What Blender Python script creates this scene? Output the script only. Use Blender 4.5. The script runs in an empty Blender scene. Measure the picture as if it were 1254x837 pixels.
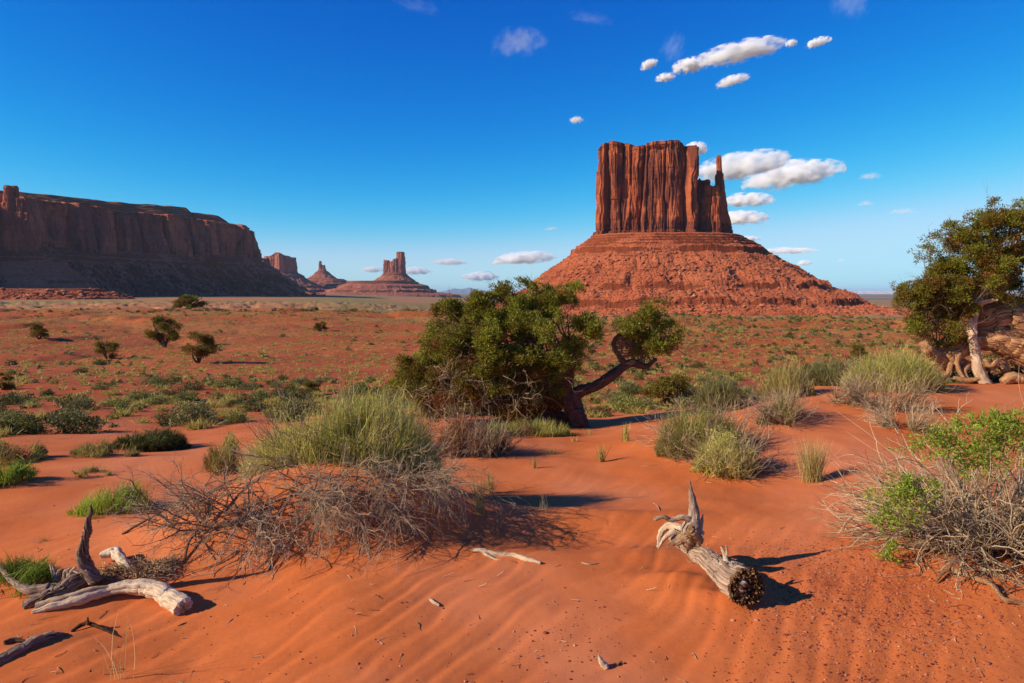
import bpy, math, random
import numpy as np
from mathutils import Vector

SC = bpy.context.scene
COL = SC.collection
R = math.radians
F_PX = 836.0; CXP = 627.0; CYP = 418.5; PITCH = R(4.1); CAMZ = 1.9

# ---------------------------------------------------------------- camera
cam_d = bpy.data.cameras.new("camera"); cam = bpy.data.objects.new("camera", cam_d); COL.objects.link(cam)
cam_d.sensor_fit = 'HORIZONTAL'; cam_d.sensor_width = 36.0; cam_d.lens = 24.0
cam_d.clip_start = 0.05; cam_d.clip_end = 200000.0
cam.location = (0, 0, CAMZ); cam.rotation_euler = (R(90) - PITCH, 0, 0)
SC.camera = cam

# ---------------------------------------------------------------- light
SKY_CURVE = ((28.0, 4.4, .36), (1.84, 1.66, .66), (1.30, .88, .90))
SUN_AZ_VEC = Vector((-0.95, -0.312, 0)).normalized()     # direction towards the sun, on the ground
SUN_EL = R(27)
to_sun = Vector((SUN_AZ_VEC.x * math.cos(SUN_EL), SUN_AZ_VEC.y * math.cos(SUN_EL), math.sin(SUN_EL)))
sun_d = bpy.data.lights.new("sun", 'SUN'); sun = bpy.data.objects.new("sun", sun_d); COL.objects.link(sun)
sun_d.energy = 4.9; sun_d.angle = R(0.5); sun_d.color = (1.0, 0.85, 0.64)
sun.rotation_euler = (-to_sun).to_track_quat('-Z', 'Y').to_euler()

world = bpy.data.worlds.new("World"); SC.world = world; world.use_nodes = True
wn = world.node_tree; bg = wn.nodes["Background"]
sky = wn.nodes.new("ShaderNodeTexSky"); sky.sky_type = 'NISHITA'; sky.sun_disc = False
sky.sun_elevation = SUN_EL; sky.sun_rotation = math.atan2(SUN_AZ_VEC.x, SUN_AZ_VEC.y)
sky.altitude = 1700; sky.air_density = 1.0; sky.dust_density = 0.3; sky.ozone_density = 3.0
# deep saturated desert blue: each channel of the sky follows its own contrast curve (a polarised sky)
_sep = wn.nodes.new("ShaderNodeSeparateColor"); _com = wn.nodes.new("ShaderNodeCombineColor"); wn.links.new(sky.outputs[0], _sep.inputs[0])
for _i, (_a, _g, _mx) in enumerate(SKY_CURVE):
    _p = wn.nodes.new("ShaderNodeMath"); _p.operation = 'POWER'; _p.inputs[1].default_value = _g
    _m0 = wn.nodes.new("ShaderNodeMath"); _m0.operation = 'MULTIPLY'; _m0.inputs[1].default_value = 0.1
    _m1 = wn.nodes.new("ShaderNodeMath"); _m1.operation = 'MULTIPLY'; _m1.inputs[1].default_value = _a*10
    _q0 = wn.nodes.new("ShaderNodeMath"); _q0.operation = 'MULTIPLY'; _q0.inputs[1].default_value = 1/(_mx*10)
    _q1 = wn.nodes.new("ShaderNodeMath"); _q1.operation = 'POWER'; _q1.inputs[1].default_value = 3.0
    _q2 = wn.nodes.new("ShaderNodeMath"); _q2.operation = 'ADD'; _q2.inputs[1].default_value = 1.0
    _q3 = wn.nodes.new("ShaderNodeMath"); _q3.operation = 'POWER'; _q3.inputs[1].default_value = -1/3
    _m2 = wn.nodes.new("ShaderNodeMath"); _m2.operation = 'MULTIPLY'
    wn.links.new(_m1.outputs[0], _q0.inputs[0]); wn.links.new(_q0.outputs[0], _q1.inputs[0]); wn.links.new(_q1.outputs[0], _q2.inputs[0]); wn.links.new(_q2.outputs[0], _q3.inputs[0]); wn.links.new(_q3.outputs[0], _m2.inputs[1])
    wn.links.new(_sep.outputs[_i], _m0.inputs[0]); wn.links.new(_m0.outputs[0], _p.inputs[0]); wn.links.new(_p.outputs[0], _m1.inputs[0]); wn.links.new(_m1.outputs[0], _m2.inputs[0]); wn.links.new(_m2.outputs[0], _com.inputs[_i])
wn.links.new(_com.outputs[0], bg.inputs[0])
bg.inputs[1].default_value = 0.10

SC.view_settings.view_transform = 'Standard'; SC.view_settings.look = 'None'
SC.view_settings.exposure = 0.37; SC.view_settings.gamma = 1.0; SC.view_settings.use_curve_mapping = False
SC.render.engine = 'CYCLES'
cy = SC.cycles
cy.use_denoising = True; cy.max_bounces = 12; cy.diffuse_bounces = 3; cy.glossy_bounces = 2; cy.transmission_bounces = 3
cy.transparent_max_bounces = 8; cy.volume_bounces = 12; cy.sample_clamp_indirect = 6.0
cy.volume_step_rate = 1.0; cy.volume_max_steps = 256

# ---------------------------------------------------------------- noise
_rs = np.random.RandomState(7)
_perm = _rs.permutation(256); _perm = np.concatenate([_perm, _perm, _perm])
_g = _rs.normal(size=(256, 3)); _g /= np.linalg.norm(_g, axis=1)[:, None]
def perlin(x, y, z):
    x, y, z = np.broadcast_arrays(np.asarray(x, float), np.asarray(y, float), np.asarray(z, float))
    xi = np.floor(x).astype(int); yi = np.floor(y).astype(int); zi = np.floor(z).astype(int)
    xf = x - xi; yf = y - yi; zf = z - zi
    u = xf*xf*xf*(xf*(xf*6-15)+10); v = yf*yf*yf*(yf*(yf*6-15)+10); w = zf*zf*zf*(zf*(zf*6-15)+10)
    xi &= 255; yi &= 255; zi &= 255
    out = 0.0
    for dx in (0, 1):
        a = _perm[xi+dx]; wu = u if dx else 1-u
        for dy in (0, 1):
            b = _perm[a+yi+dy]; wv = v if dy else 1-v
            for dz in (0, 1):
                g = _g[_perm[b+zi+dz] & 255]; ww = w if dz else 1-w
                out = out + wu*wv*ww*(g[..., 0]*(xf-dx)+g[..., 1]*(yf-dy)+g[..., 2]*(zf-dz))
    return out*1.5
def fbm(x, y, z=0.0, o=4, lac=2.0, gain=0.5):
    s = 0.0; a = 1.0; f = 1.0; n = 0.0
    for i in range(o):
        s = s + a*perlin(np.asarray(x)*f+i*17.3, np.asarray(y)*f+i*5.1, np.asarray(z)*f+i*9.7); n += a; a *= gain; f *= lac
    return s/n
def ridged(x, y, z=0.0, o=4, gain=0.5):
    s = 0.0; a = 1.0; f = 1.0; n = 0.0
    for i in range(o):
        s = s + a*(1-2*np.abs(perlin(np.asarray(x)*f+i*11.3, np.asarray(y)*f+i*7.1, np.asarray(z)*f+i*3.7))); n += a; a *= gain; f *= 2
    return s/n
def smooth(a, b, x):
    t = np.clip((np.asarray(x, float)-a)/(b-a), 0, 1); return t*t*(3-2*t)

# ---------------------------------------------------------------- pixel of the photograph <-> world
cp, sp = math.cos(PITCH), math.sin(PITCH)
def ray(px, py):
    u = (px-CXP)/F_PX; v = (CYP-py)/F_PX
    return u/(cp+v*sp), (-sp+v*cp)/(cp+v*sp)             # x and z per metre of y
def at(px, py, D):
    a, t = ray(px, py); return np.array([a*D, D, CAMZ+t*D])

# ---------------------------------------------------------------- mesh helpers
def mesh_from(name, V, faces, mat=None, smooth_=False, attrs=None, uv=None):
    """faces: list of int arrays (n,k). attrs: {name: per-vertex float array}. uv: per-vertex (n,2)."""
    V = np.ascontiguousarray(V, dtype=np.float32)
    faces = [f for f in faces if len(f)]
    me = bpy.data.meshes.new(name)
    me.vertices.add(len(V)); me.vertices.foreach_set('co', V.ravel())
    loops = np.concatenate([f.ravel() for f in faces]).astype(np.int32)
    sizes = np.concatenate([np.full(len(f), f.shape[1]) for f in faces]).astype(np.int32)
    starts = np.concatenate([[0], np.cumsum(sizes)[:-1]]).astype(np.int32)
    me.loops.add(len(loops)); me.loops.foreach_set('vertex_index', loops)
    me.polygons.add(len(sizes)); me.polygons.foreach_set('loop_start', starts)
    try: me.polygons.foreach_set('loop_total', sizes)
    except Exception: pass
    me.polygons.foreach_set('use_smooth', np.full(len(sizes), bool(smooth_)))
    if attrs:
        for k, a in attrs.items():
            at_ = me.attributes.new(k, 'FLOAT', 'POINT'); at_.data.foreach_set('value', np.asarray(a, dtype=np.float32).ravel())
    if uv is not None:
        l = me.uv_layers.new(name='UVMap'); l.data.foreach_set('uv', np.asarray(uv, dtype=np.float32)[loops].ravel())
    me.update(calc_edges=True)
    if mat: me.materials.append(mat)
    return me
def link(name, data, parent=None, loc=None, label=None, cat=None, group=None, kind=None):
    o = bpy.data.objects.new(name, data); COL.objects.link(o)
    if loc is not None: o.location = [float(c) for c in loc]
    if parent is not None: o.parent = parent
    if label: o['label'] = label
    if cat: o['category'] = cat
    if group: o['group'] = group
    if kind: o['kind'] = kind
    return o
def grid_faces(nr, nc, wrap=False, off=0):
    i = np.arange(nr-1)[:, None]; j = np.arange(nc if wrap else nc-1)[None, :]
    a = i*nc+j; b = i*nc+(j+1) % nc; c = (i+1)*nc+(j+1) % nc; d = (i+1)*nc+j
    return np.stack([a, b, c, d], -1).reshape(-1, 4)+off
class Geo:
    def __init__(s): s.V = []; s.F = {3: [], 4: []}; s.A = []; s.UV = []; s.n = 0
    def add(s, V, F, a=0.5, uv=None):
        V = np.asarray(V, float).reshape(-1, 3); s.V.append(V)
        for f in (F if isinstance(F, list) else [F]): s.F[f.shape[1]].append(f+s.n)
        s.A.append(np.broadcast_to(np.asarray(a, float), (len(V),)).copy())
        s.UV.append(np.zeros((len(V), 2)) if uv is None else np.asarray(uv, float).reshape(-1, 2)); s.n += len(V)
    def data(s):
        return (np.concatenate(s.V), [np.concatenate(s.F[k]) for k in (3, 4) if s.F[k]], np.concatenate(s.A), np.concatenate(s.UV))
    def mesh(s, name, mat, sm=False, base=None):
        V, F, A, U = s.data()
        if base is not None: V = V-np.asarray(base)
        return mesh_from(name, V, F, mat, sm, {'tint': A}, U)

def frames(P):
    T = np.gradient(P, axis=0); T /= np.linalg.norm(T, axis=1)[:, None]+1e-9
    N = np.zeros_like(P); ref = np.array([0.0, 0, 1]) if abs(T[0][2]) < 0.9 else np.array([1.0, 0, 0])
    n = ref-T[0]*ref.dot(T[0]); n /= np.linalg.norm(n)
    for i in range(len(P)):
        n = n-T[i]*n.dot(T[i]); n /= np.linalg.norm(n)+1e-9; N[i] = n
    return T, N, np.cross(T, N)
def resample(pts, n):
    """Catmull-Rom through rows (x,y,z,r)."""
    p = np.asarray(pts, float); m = len(p)
    e = np.vstack([2*p[0]-p[1], p, 2*p[-1]-p[-2]])
    t = np.linspace(0, m-1-1e-6, n); i = t.astype(int); f = (t-i)[:, None]
    p0, p1, p2, p3 = e[i], e[i+1], e[i+2], e[i+3]
    q = 0.5*(2*p1+(p2-p0)*f+(2*p0-5*p1+4*p2-p3)*f*f+(3*p1-p0-3*p2+p3)*f**3)
    if q.shape[1] == 4: q[:, 3] = np.maximum(q[:, 3], 1e-4)
    return q
def tube(geo, P, rad, sides=5, a=0.5, cap=True):
    P = np.asarray(P, float); n = len(P); rad = np.broadcast_to(np.asarray(rad, float), (n,))
    T, N, B = frames(P); th = np.arange(sides)/sides*2*np.pi
    V = P[:, None, :]+rad[:, None, None]*(np.cos(th)[None, :, None]*N[:, None, :]+np.sin(th)[None, :, None]*B[:, None, :])
    L = np.concatenate([[0], np.cumsum(np.linalg.norm(np.diff(P, axis=0), axis=1))])
    uv = np.stack(np.broadcast_arrays(th[None, :]/6.2832, L[:, None]), -1).reshape(-1, 2)
    av = np.repeat(np.broadcast_to(np.asarray(a, float), (n,)), sides)
    geo.add(V.reshape(-1, 3), grid_faces(n, sides, True), av, uv)
def wood(geo, pts, n=60, sides=28, groove=0.18, twist=1.5, seed=0, a=0.5, jag=0.0, gf=3.2, lump=0.10, endcap=True):
    """Weathered wood: a twisting limb with deep grain grooves. pts rows x,y,z,r."""
    q = resample(pts, n); P = q[:, :3]; r = q[:, 3]
    rr = np.random.RandomState(seed); P = P + fbm(np.arange(n)[:, None]*0.12+seed, np.array([[0., 10, 20]]), seed, 3)*r[:, None]*0.35
    T, N, B = frames(P); th = np.arange(sides)/sides*2*np.pi
    L = np.concatenate([[0], np.cumsum(np.linalg.norm(np.diff(P, axis=0), axis=1))]); Lr = L/max(r.mean(), 1e-4)
    TH = th[None, :]+twist*Lr[:, None]*0.06
    c, s = np.cos(th)[None, :]+0*Lr[:, None], np.sin(th)[None, :]+0*Lr[:, None]
    ct, st = np.cos(TH), np.sin(TH); Z = Lr[:, None]+0*TH
    g = ridged(ct*gf+seed, st*gf, Z*0.035, 3)
    k = 1+groove*(g-0.5)+lump*fbm(ct*1.1, st*1.1+seed, Z*0.12, 2)*2
    V = P[:, None, :]+(r[:, None]*k)[..., None]*(c[..., None]*N[:, None, :]+s[..., None]*B[:, None, :])
    uv = np.stack([TH/6.2832, np.broadcast_to(L[:, None], TH.shape)], -1)
    av = np.clip(a+0.35*(g-0.6), 0, 1)
    geo.add(V.reshape(-1, 3), grid_faces(n, sides, True), av.ravel(), uv.reshape(-1, 2))
    for e, sg in ((0, -1), (n-1, 1)) if endcap else ((n-1, 1),):                    # rounded or splintered end
        ring = V[e]; cen = P[e]
        rows = []
        for kk, (sc_, out) in enumerate(((0.85, 0.10), (0.6, 0.18), (0.3, 0.2), (0.02, 0.2))):
            o_ = sg*T[e]*r[e]*(out+jag*(rr.rand(sides)[:, None]-0.3)*1.2*(1 if sc_ > 0.1 else 0.3))
            rows.append(cen+(ring-cen)*sc_+o_)
        VV = np.vstack([ring]+rows)
        geo.add(VV, grid_faces(5, sides, True) if sg > 0 else grid_faces(5, sides, True)[:, ::-1], np.concatenate([av[e]]+[np.clip(a-0.3*k2/4+0*th, 0, 1) for k2 in range(4)]), np.concatenate([uv[e]]+[uv[e]+[0, 0.02*k3] for k3 in range(1, 5)]))
    return P, r

# ---------------------------------------------------------------- materials
def newmat(name):
    m = bpy.data.materials.new(name); m.use_nodes = True; return m, m.node_tree.nodes, m.node_tree.links
def ramp(n, stops, interp='LINEAR'):
    r = n.new('ShaderNodeValToRGB'); r.color_ramp.interpolation = interp
    el = r.color_ramp.elements
    while len(el) < len(stops): el.new(0.5)
    for e, (p, c) in zip(el, stops): e.position = p; e.color = (*c, 1)
    return r
def noise(n, l, vec, scale, detail=4, rough=0.5, dist=0.0):
    t = n.new('ShaderNodeTexNoise'); t.inputs['Scale'].default_value = scale; t.inputs['Detail'].default_value = detail
    t.inputs['Roughness'].default_value = rough; t.inputs['Distortion'].default_value = dist
    if vec is not None: l.new(vec, t.inputs['Vector'])
    return t
def mapping(n, l, vec, scale, loc=(0, 0, 0), rot=(0, 0, 0)):
    m = n.new('ShaderNodeMapping'); m.inputs['Scale'].default_value = scale; m.inputs['Location'].default_value = loc; m.inputs['Rotation'].default_value = rot
    l.new(vec, m.inputs['Vector']); return m.outputs[0]
def mix(n, l, fac, a, b, mode='MIX'):
    m = n.new('ShaderNodeMix'); m.data_type = 'RGBA'; m.blend_type = mode
    for s, v in ((m.inputs[0], fac), (m.inputs[6], a), (m.inputs[7], b)):
        if hasattr(v, 'is_linked') or isinstance(v, bpy.types.NodeSocket): l.new(v, s)
        elif isinstance(v, tuple): s.default_value = (*v, 1)
        else: s.default_value = v
    return m.outputs[2]
def mth(n, l, op, a, b=0.0, clamp=False):
    m = n.new('ShaderNodeMath'); m.operation = op; m.use_clamp = clamp
    for s, v in ((m.inputs[0], a), (m.inputs[1], b)):
        if isinstance(v, bpy.types.NodeSocket): l.new(v, s)
        else: s.default_value = v
    return m.outputs[0]
def mrange(n, l, v, a, b, c=0.0, d=1.0, sm=True):
    m = n.new('ShaderNodeMapRange'); m.interpolation_type = 'SMOOTHSTEP' if sm else 'LINEAR'
    l.new(v, m.inputs[0])
    for i, x in zip((1, 2, 3, 4), (a, b, c, d)): m.inputs[i].default_value = x
    return m.outputs[0]
def bump(n, l, h, strength, dist, nrm=None):
    b = n.new('ShaderNodeBump'); b.inputs['Strength'].default_value = strength; b.inputs['Distance'].default_value = dist
    l.new(h, b.inputs['Height'])
    if nrm is not None: l.new(nrm, b.inputs['Normal'])
    return b.outputs[0]
def attr(n, name):
    a = n.new('ShaderNodeAttribute'); a.attribute_name = name; return a.outputs['Fac']

def leaf_mat(name, stops, trans=0.3, rough=0.6, trcol=1.3):
    m, n, l = newmat(name); b = n['Principled BSDF']; b.inputs['Roughness'].default_value = rough
    b.inputs['Specular IOR Level'].default_value = 0.25
    r = ramp(n, stops); l.new(attr(n, 'tint'), r.inputs[0]); l.new(r.outputs[0], b.inputs['Base Color'])
    if trans > 0:
        t = n.new('ShaderNodeBsdfTranslucent'); ms = n.new('ShaderNodeMixShader'); ms.inputs[0].default_value = trans
        l.new(r.outputs[0], t.inputs[0]); l.new(b.outputs[0], ms.inputs[1]); l.new(t.outputs[0], ms.inputs[2])
        l.new(ms.outputs[0], n['Material Output'].inputs[0])
    return m
def wood_mat(name, dark, mid, light, grain=60.0, bstr=0.7):
    m, n, l = newmat(name); b = n['Principled BSDF']; b.inputs['Roughness'].default_value = 0.85; b.inputs['Specular IOR Level'].default_value = 0.15
    uv = n.new('ShaderNodeUVMap').outputs[0]
    v = mapping(n, l, uv, (9, 5, 1)); t1 = noise(n, l, v, 3.0, 6, 0.6, 0.4)
    v2 = mapping(n, l, uv, (grain, 7, 1)); t2 = noise(n, l, v2, 1.0, 5, 0.65, 0.8)
    g = n.new('ShaderNodeTexCoord').outputs['Object']; t3 = noise(n, l, g, 7.0, 4)
    s = mth(n, l, 'ADD', mth(n, l, 'MULTIPLY', t2.outputs[0], 1.5), mth(n, l, 'MULTIPLY', attr(n, 'tint'), 0.75))
    s = mth(n, l, 'ADD', s, mth(n, l, 'MULTIPLY', t3.outputs[0], 0.35)); s = mth(n, l, 'ADD', s, -0.82)
    r = ramp(n, [(0.12, dark), (0.45, mid), (0.75, light)]); l.new(s, r.inputs[0]); l.new(r.outputs[0], b.inputs['Base Color'])
    nb = bump(n, l, t2.outputs[0], bstr, 0.012); nb = bump(n, l, t1.outputs[0], 0.5, 0.02, nb); l.new(nb, b.inputs['Normal'])
    return m
# ---------------------------------------------------------------- the terrain as a function of the place
COLS = {   # azimuth column (photo px at horizon) -> [(distance, py or ('z', z))]
 -300: [(2.4, ('z', 0)), (5, ('z', 0)), (8, ('z', -.1)), (11, ('z', -.6)), (20, ('z', -2)), (60, ('z', -4.2)), (100, ('z', -4.2)), (210, ('z', -3.2)), (500, ('z', -7)), (1400, ('z', -6)), (2500, ('z', 0)), (8000, ('z', 0)), (20000, ('z', -30)), (80000, ('z', -50))],
 0: [(2.4, ('z', 0)), (4.8, 688), (5.7, 640), (7, 590), (8.5, 560), (10, 546), (12, 536), (16, 521), (22, 500), (36, 470), (60, 440), (100, 410), (150, 391), (200, 382), (260, ('z', -5)), (600, ('z', -9)), (1400, 366), (2500, ('z', -4)), (8000, ('z', 0)), (20000, ('z', -30)), (80000, ('z', -50))],
 220: [(2.4, ('z', 0)), (4.8, 690), (5.7, 640), (7, 592), (8.5, 568), (10, 550), (12, 538), (16, 521), (22, 500), (36, 471), (60, 441), (100, 410), (150, 389), (200, 379), (260, ('z', -5)), (500, 376), (1400, 366), (2500, ('z', -4)), (8000, ('z', 0)), (20000, ('z', -30)), (80000, ('z', -50))],
 420: [(2.4, ('z', 0)), (4, 744), (5, 668), (6, 620), (8, 562), (10, 535), (12, 520), (16, 508), (24, 493), (40, 468), (64, 440), (100, 411), (150, 390), (200, 381), (260, ('z', -6)), (600, 375), (1500, 367), (4000, 361), (8000, ('z', -5)), (20000, ('z', -30)), (80000, ('z', -50))],
 627: [(2.4, ('z', 0)), (4, 745), (5, 670), (6, 627), (8, 567), (10, 537), (12, 521), (14, 514), (18, 509), (25, 495), (40, 468), (64, 440), (95, 415), (140, 395), (200, 384), (260, ('z', -9)), (600, ('z', -24)), (1200, ('z', -33)), (3000, ('z', -40)), (8000, ('z', -45)), (20000, ('z', -50)), (80000, ('z', -50))],
 740: [(2.4, ('z', 0)), (4, 745), (5, 672), (6, 628), (8, 566), (10, 535), (12, 520), (14, 514), (18, 511), (25, 497), (40, 468), (64, 440), (95, 416), (140, 397), (200, 387), (260, ('z', -9)), (600, ('z', -24)), (1200, ('z', -33)), (3000, ('z', -40)), (8000, ('z', -45)), (20000, ('z', -50)), (80000, ('z', -50))],
 870: [(2.4, ('z', 0)), (4, 745), (5, 671), (6, 622), (7.5, 570), (9, 535), (10.5, 512), (12.5, 499), (16, 500), (25, 488), (40, 466), (64, 440), (95, 416), (140, 398), (200, 388), (260, ('z', -9)), (600, ('z', -24)), (1200, ('z', -33)), (3000, ('z', -40)), (8000, ('z', -45)), (20000, ('z', -50)), (80000, ('z', -50))],
 980: [(2.4, ('z', 0.02)), (4, 742), (5, 667), (6, 620), (7, 587), (8, 545), (9, 513), (10.5, 488), (12, 473), (15, ('z', -.3)), (25, ('z', -2.2)), (40, 462), (64, 440), (95, 418), (140, 399), (200, 389), (260, ('z', -9)), (600, ('z', -24)), (1200, ('z', -33)), (3000, ('z', -40)), (8000, ('z', -45)), (20000, ('z', -50)), (80000, ('z', -50))],
 1130: [(2.4, ('z', 0.03)), (4, 740), (5, 663), (6, 611), (7, 573), (8, 545), (9, 515), (10.5, 487), (12.5, 470), (15, ('z', -.3)), (25, ('z', -2.2)), (40, ('z', -3.3)), (64, 440), (95, 418), (140, 400), (200, 390), (260, ('z', -9)), (600, ('z', -24)), (1200, ('z', -33)), (3000, ('z', -40)), (8000, ('z', -45)), (20000, ('z', -50)), (80000, ('z', -50))],
 1254: [(2.4, ('z', 0.05)), (4, 737), (5, 658), (6, 605), (7, 572), (8, 543), (9, 519), (10.5, 492), (12.5, 466), (15, ('z', .1)), (25, ('z', -1.6)), (40, ('z', -3.3)), (64, ('z', -4)), (95, 418), (140, 400), (200, 390), (260, ('z', -9)), (600, ('z', -24)), (1200, ('z', -33)), (3000, ('z', -40)), (8000, ('z', -45)), (20000, ('z', -50)), (80000, ('z', -50))],
 1600: [(2.4, ('z', 0.05)), (9, ('z', .25)), (12, ('z', .4)), (18, ('z', 0)), (25, ('z', -1.6)), (40, ('z', -3.3)), (100, ('z', -4)), (200, ('z', -5)), (260, ('z', -9)), (600, ('z', -24)), (1200, ('z', -33)), (3000, ('z', -40)), (8000, ('z', -45)), (20000, ('z', -50)), (80000, ('z', -50))],
}
LR = np.linspace(math.log(2.4), math.log(80000), 900)
PHI = np.linspace(math.atan(-1.2), math.atan(1.2), 361)
def _table():
    rows = []; az = []
    for px, c in sorted(COLS.items()):
        u = (px-CXP)/F_PX; az.append(math.atan(u)); k = math.sqrt(1+u*u)     # radial distance = y * k
        ln = []; tt = []
        for D, v in c:
            t = -v[1]/D+CAMZ/D if isinstance(v, tuple) else -ray(px, v)[1]
            ln.append(math.log(D*k)); tt.append(t/k)
        rows.append(np.interp(LR, ln, tt))
    rows = np.array(rows)
    ker = np.exp(-np.linspace(-2.2, 2.2, 13)**2); ker /= ker.sum()
    rows = np.array([np.convolve(np.pad(r, 6, 'edge'), ker, 'valid') for r in rows])
    T = np.array([np.interp(PHI, az, rows[:, j]) for j in range(len(LR))])   # lr x phi
    ker = np.exp(-np.linspace(-2.2, 2.2, 25)**2); ker /= ker.sum()
    return np.array([np.convolve(np.pad(r, 12, 'edge'), ker, 'valid') for r in T])
TT = _table()
def base_h(x, y):
    x = np.asarray(x, float); y = np.asarray(y, float)
    r = np.maximum(np.hypot(x, y), 2.4); ph = np.clip(np.arctan2(x, y), PHI[0], PHI[-1])
    fi = (np.log(r)-LR[0])/(LR[1]-LR[0]); fi = np.clip(fi, 0, len(LR)-1.001); fj = (ph-PHI[0])/(PHI[1]-PHI[0]); fj = np.clip(fj, 0, len(PHI)-1.001)
    i = fi.astype(int); j = fj.astype(int); a = fi-i; b = fj-j
    t = TT[i, j]*(1-a)*(1-b)+TT[i+1, j]*a*(1-b)+TT[i, j+1]*(1-a)*b+TT[i+1, j+1]*a*b
    return CAMZ-r*t
MOUNDS = [  # x, y, rx, ry, height
 (-1.42, 5.66, .90, .52, .50), (-2.25, 5.30, .70, .42, .27), (-0.75, 5.85, .5, .35, .10),
 (1.35, 8.6, .7, .5, -.03), (-.35, 9.6, .8, .5, .10), (2.35, 8.7, .9, .6, .12), (3.4, 9.6, .7, .5, .10), (4.2, 6.2, 1.0, .7, .10),
 (1.0, 5.0, .28, .22, .05), (1.50, 4.3, .30, .25, -.02), (1.12, 4.40, .26, .15, .075), (1.26, 4.12, .20, .10, .045), (1.05, 4.2, .25, .12, .03), (-3.0, 4.4, .6, .3, .07), (-2.7, 3.75, .5, .2, .05), (0.1, 12.3, 1.8, .6, .12),
 (0.35, 5.78, 1.2, .16, .07), (0.40, 5.25, 1.4, .26, -.09), (-4.2, 8.2, 1.2, .6, .12), (7.6, 11.6, 2.2, 1.0, .06)]
def height(x, y, fine=True):
    x = np.asarray(x, float); y = np.asarray(y, float); r = np.hypot(x, y)
    z = base_h(x, y)
    for mx, my, rx, ry, h in MOUNDS:
        z = z+h*np.exp(-((x-mx)/rx)**2-((y-my)/ry)**2)
    z = z+0.06*fbm(x*.7, y*.7, 3.1, 3)*smooth(1, 4, r)
    m = smooth(14, 40, r)*(1-smooth(500, 1500, r))
    z = z+m*(0.010*r*fbm(x/22, y/22, 1.5, 5)-0.008*r*np.maximum(0, ridged(x/34+.4*fbm(x/20, y/20, 8, 2), y/60, 4.2, 3)-.55)*2)
    z = z+smooth(400, 1500, r)*1.5*fbm(x/300, y/300, 2.2, 4)
    if fine:
        # wind ripples: crests run away from the viewer, leaning left
        wx = x*0.80-y*0.60; w = wx+0.30*fbm(x*.9, y*.45, 5.5, 3)+0.08*fbm(x*2.4, y*1.8, 2.5, 2)
        amp = smooth(-.35, .25, fbm(x*.5, y*.4, 9.9, 2))*0.7+.3
        near = (1-smooth(5.0, 8.5, r))*(1-smooth(1.9, 2.9, x-0.25*(y-3)))
        ph = w*2*np.pi/0.21
        z = z+near*amp*0.0036*(np.sin(ph)+.35*np.sin(2*ph+.6))
        z = z+0.006*fbm(x*2.6, y*2.6, .7, 3)*(1-smooth(8, 16, r))
        z = z+0.0013*fbm(x*11, y*11, 4.7, 3)*(1-smooth(6, 12, r))
        rough = np.exp(-((x-2.55)/1.0)**2-((y-4.2)/1.0)**2)
        z = z+0.005*rough*fbm(x*24, y*24, 1.7, 2)
    return z
def ground_pt(px, py, dmin=2.5, dmax=900.0):
    """first place where the photo ray through (px,py) meets the terrain"""
    a, t = ray(px, py); D = np.exp(np.linspace(math.log(dmin), math.log(dmax), 2500))
    d = CAMZ+t*D-height(a*D, D, False); k = np.argmax(d < 0)
    if d[k] >= 0: k = len(D)-1
    return np.array([a*D[k], D[k], float(height(a*D[k], D[k], False))])
def H1(x, y): return float(height(x, y, False))

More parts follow.
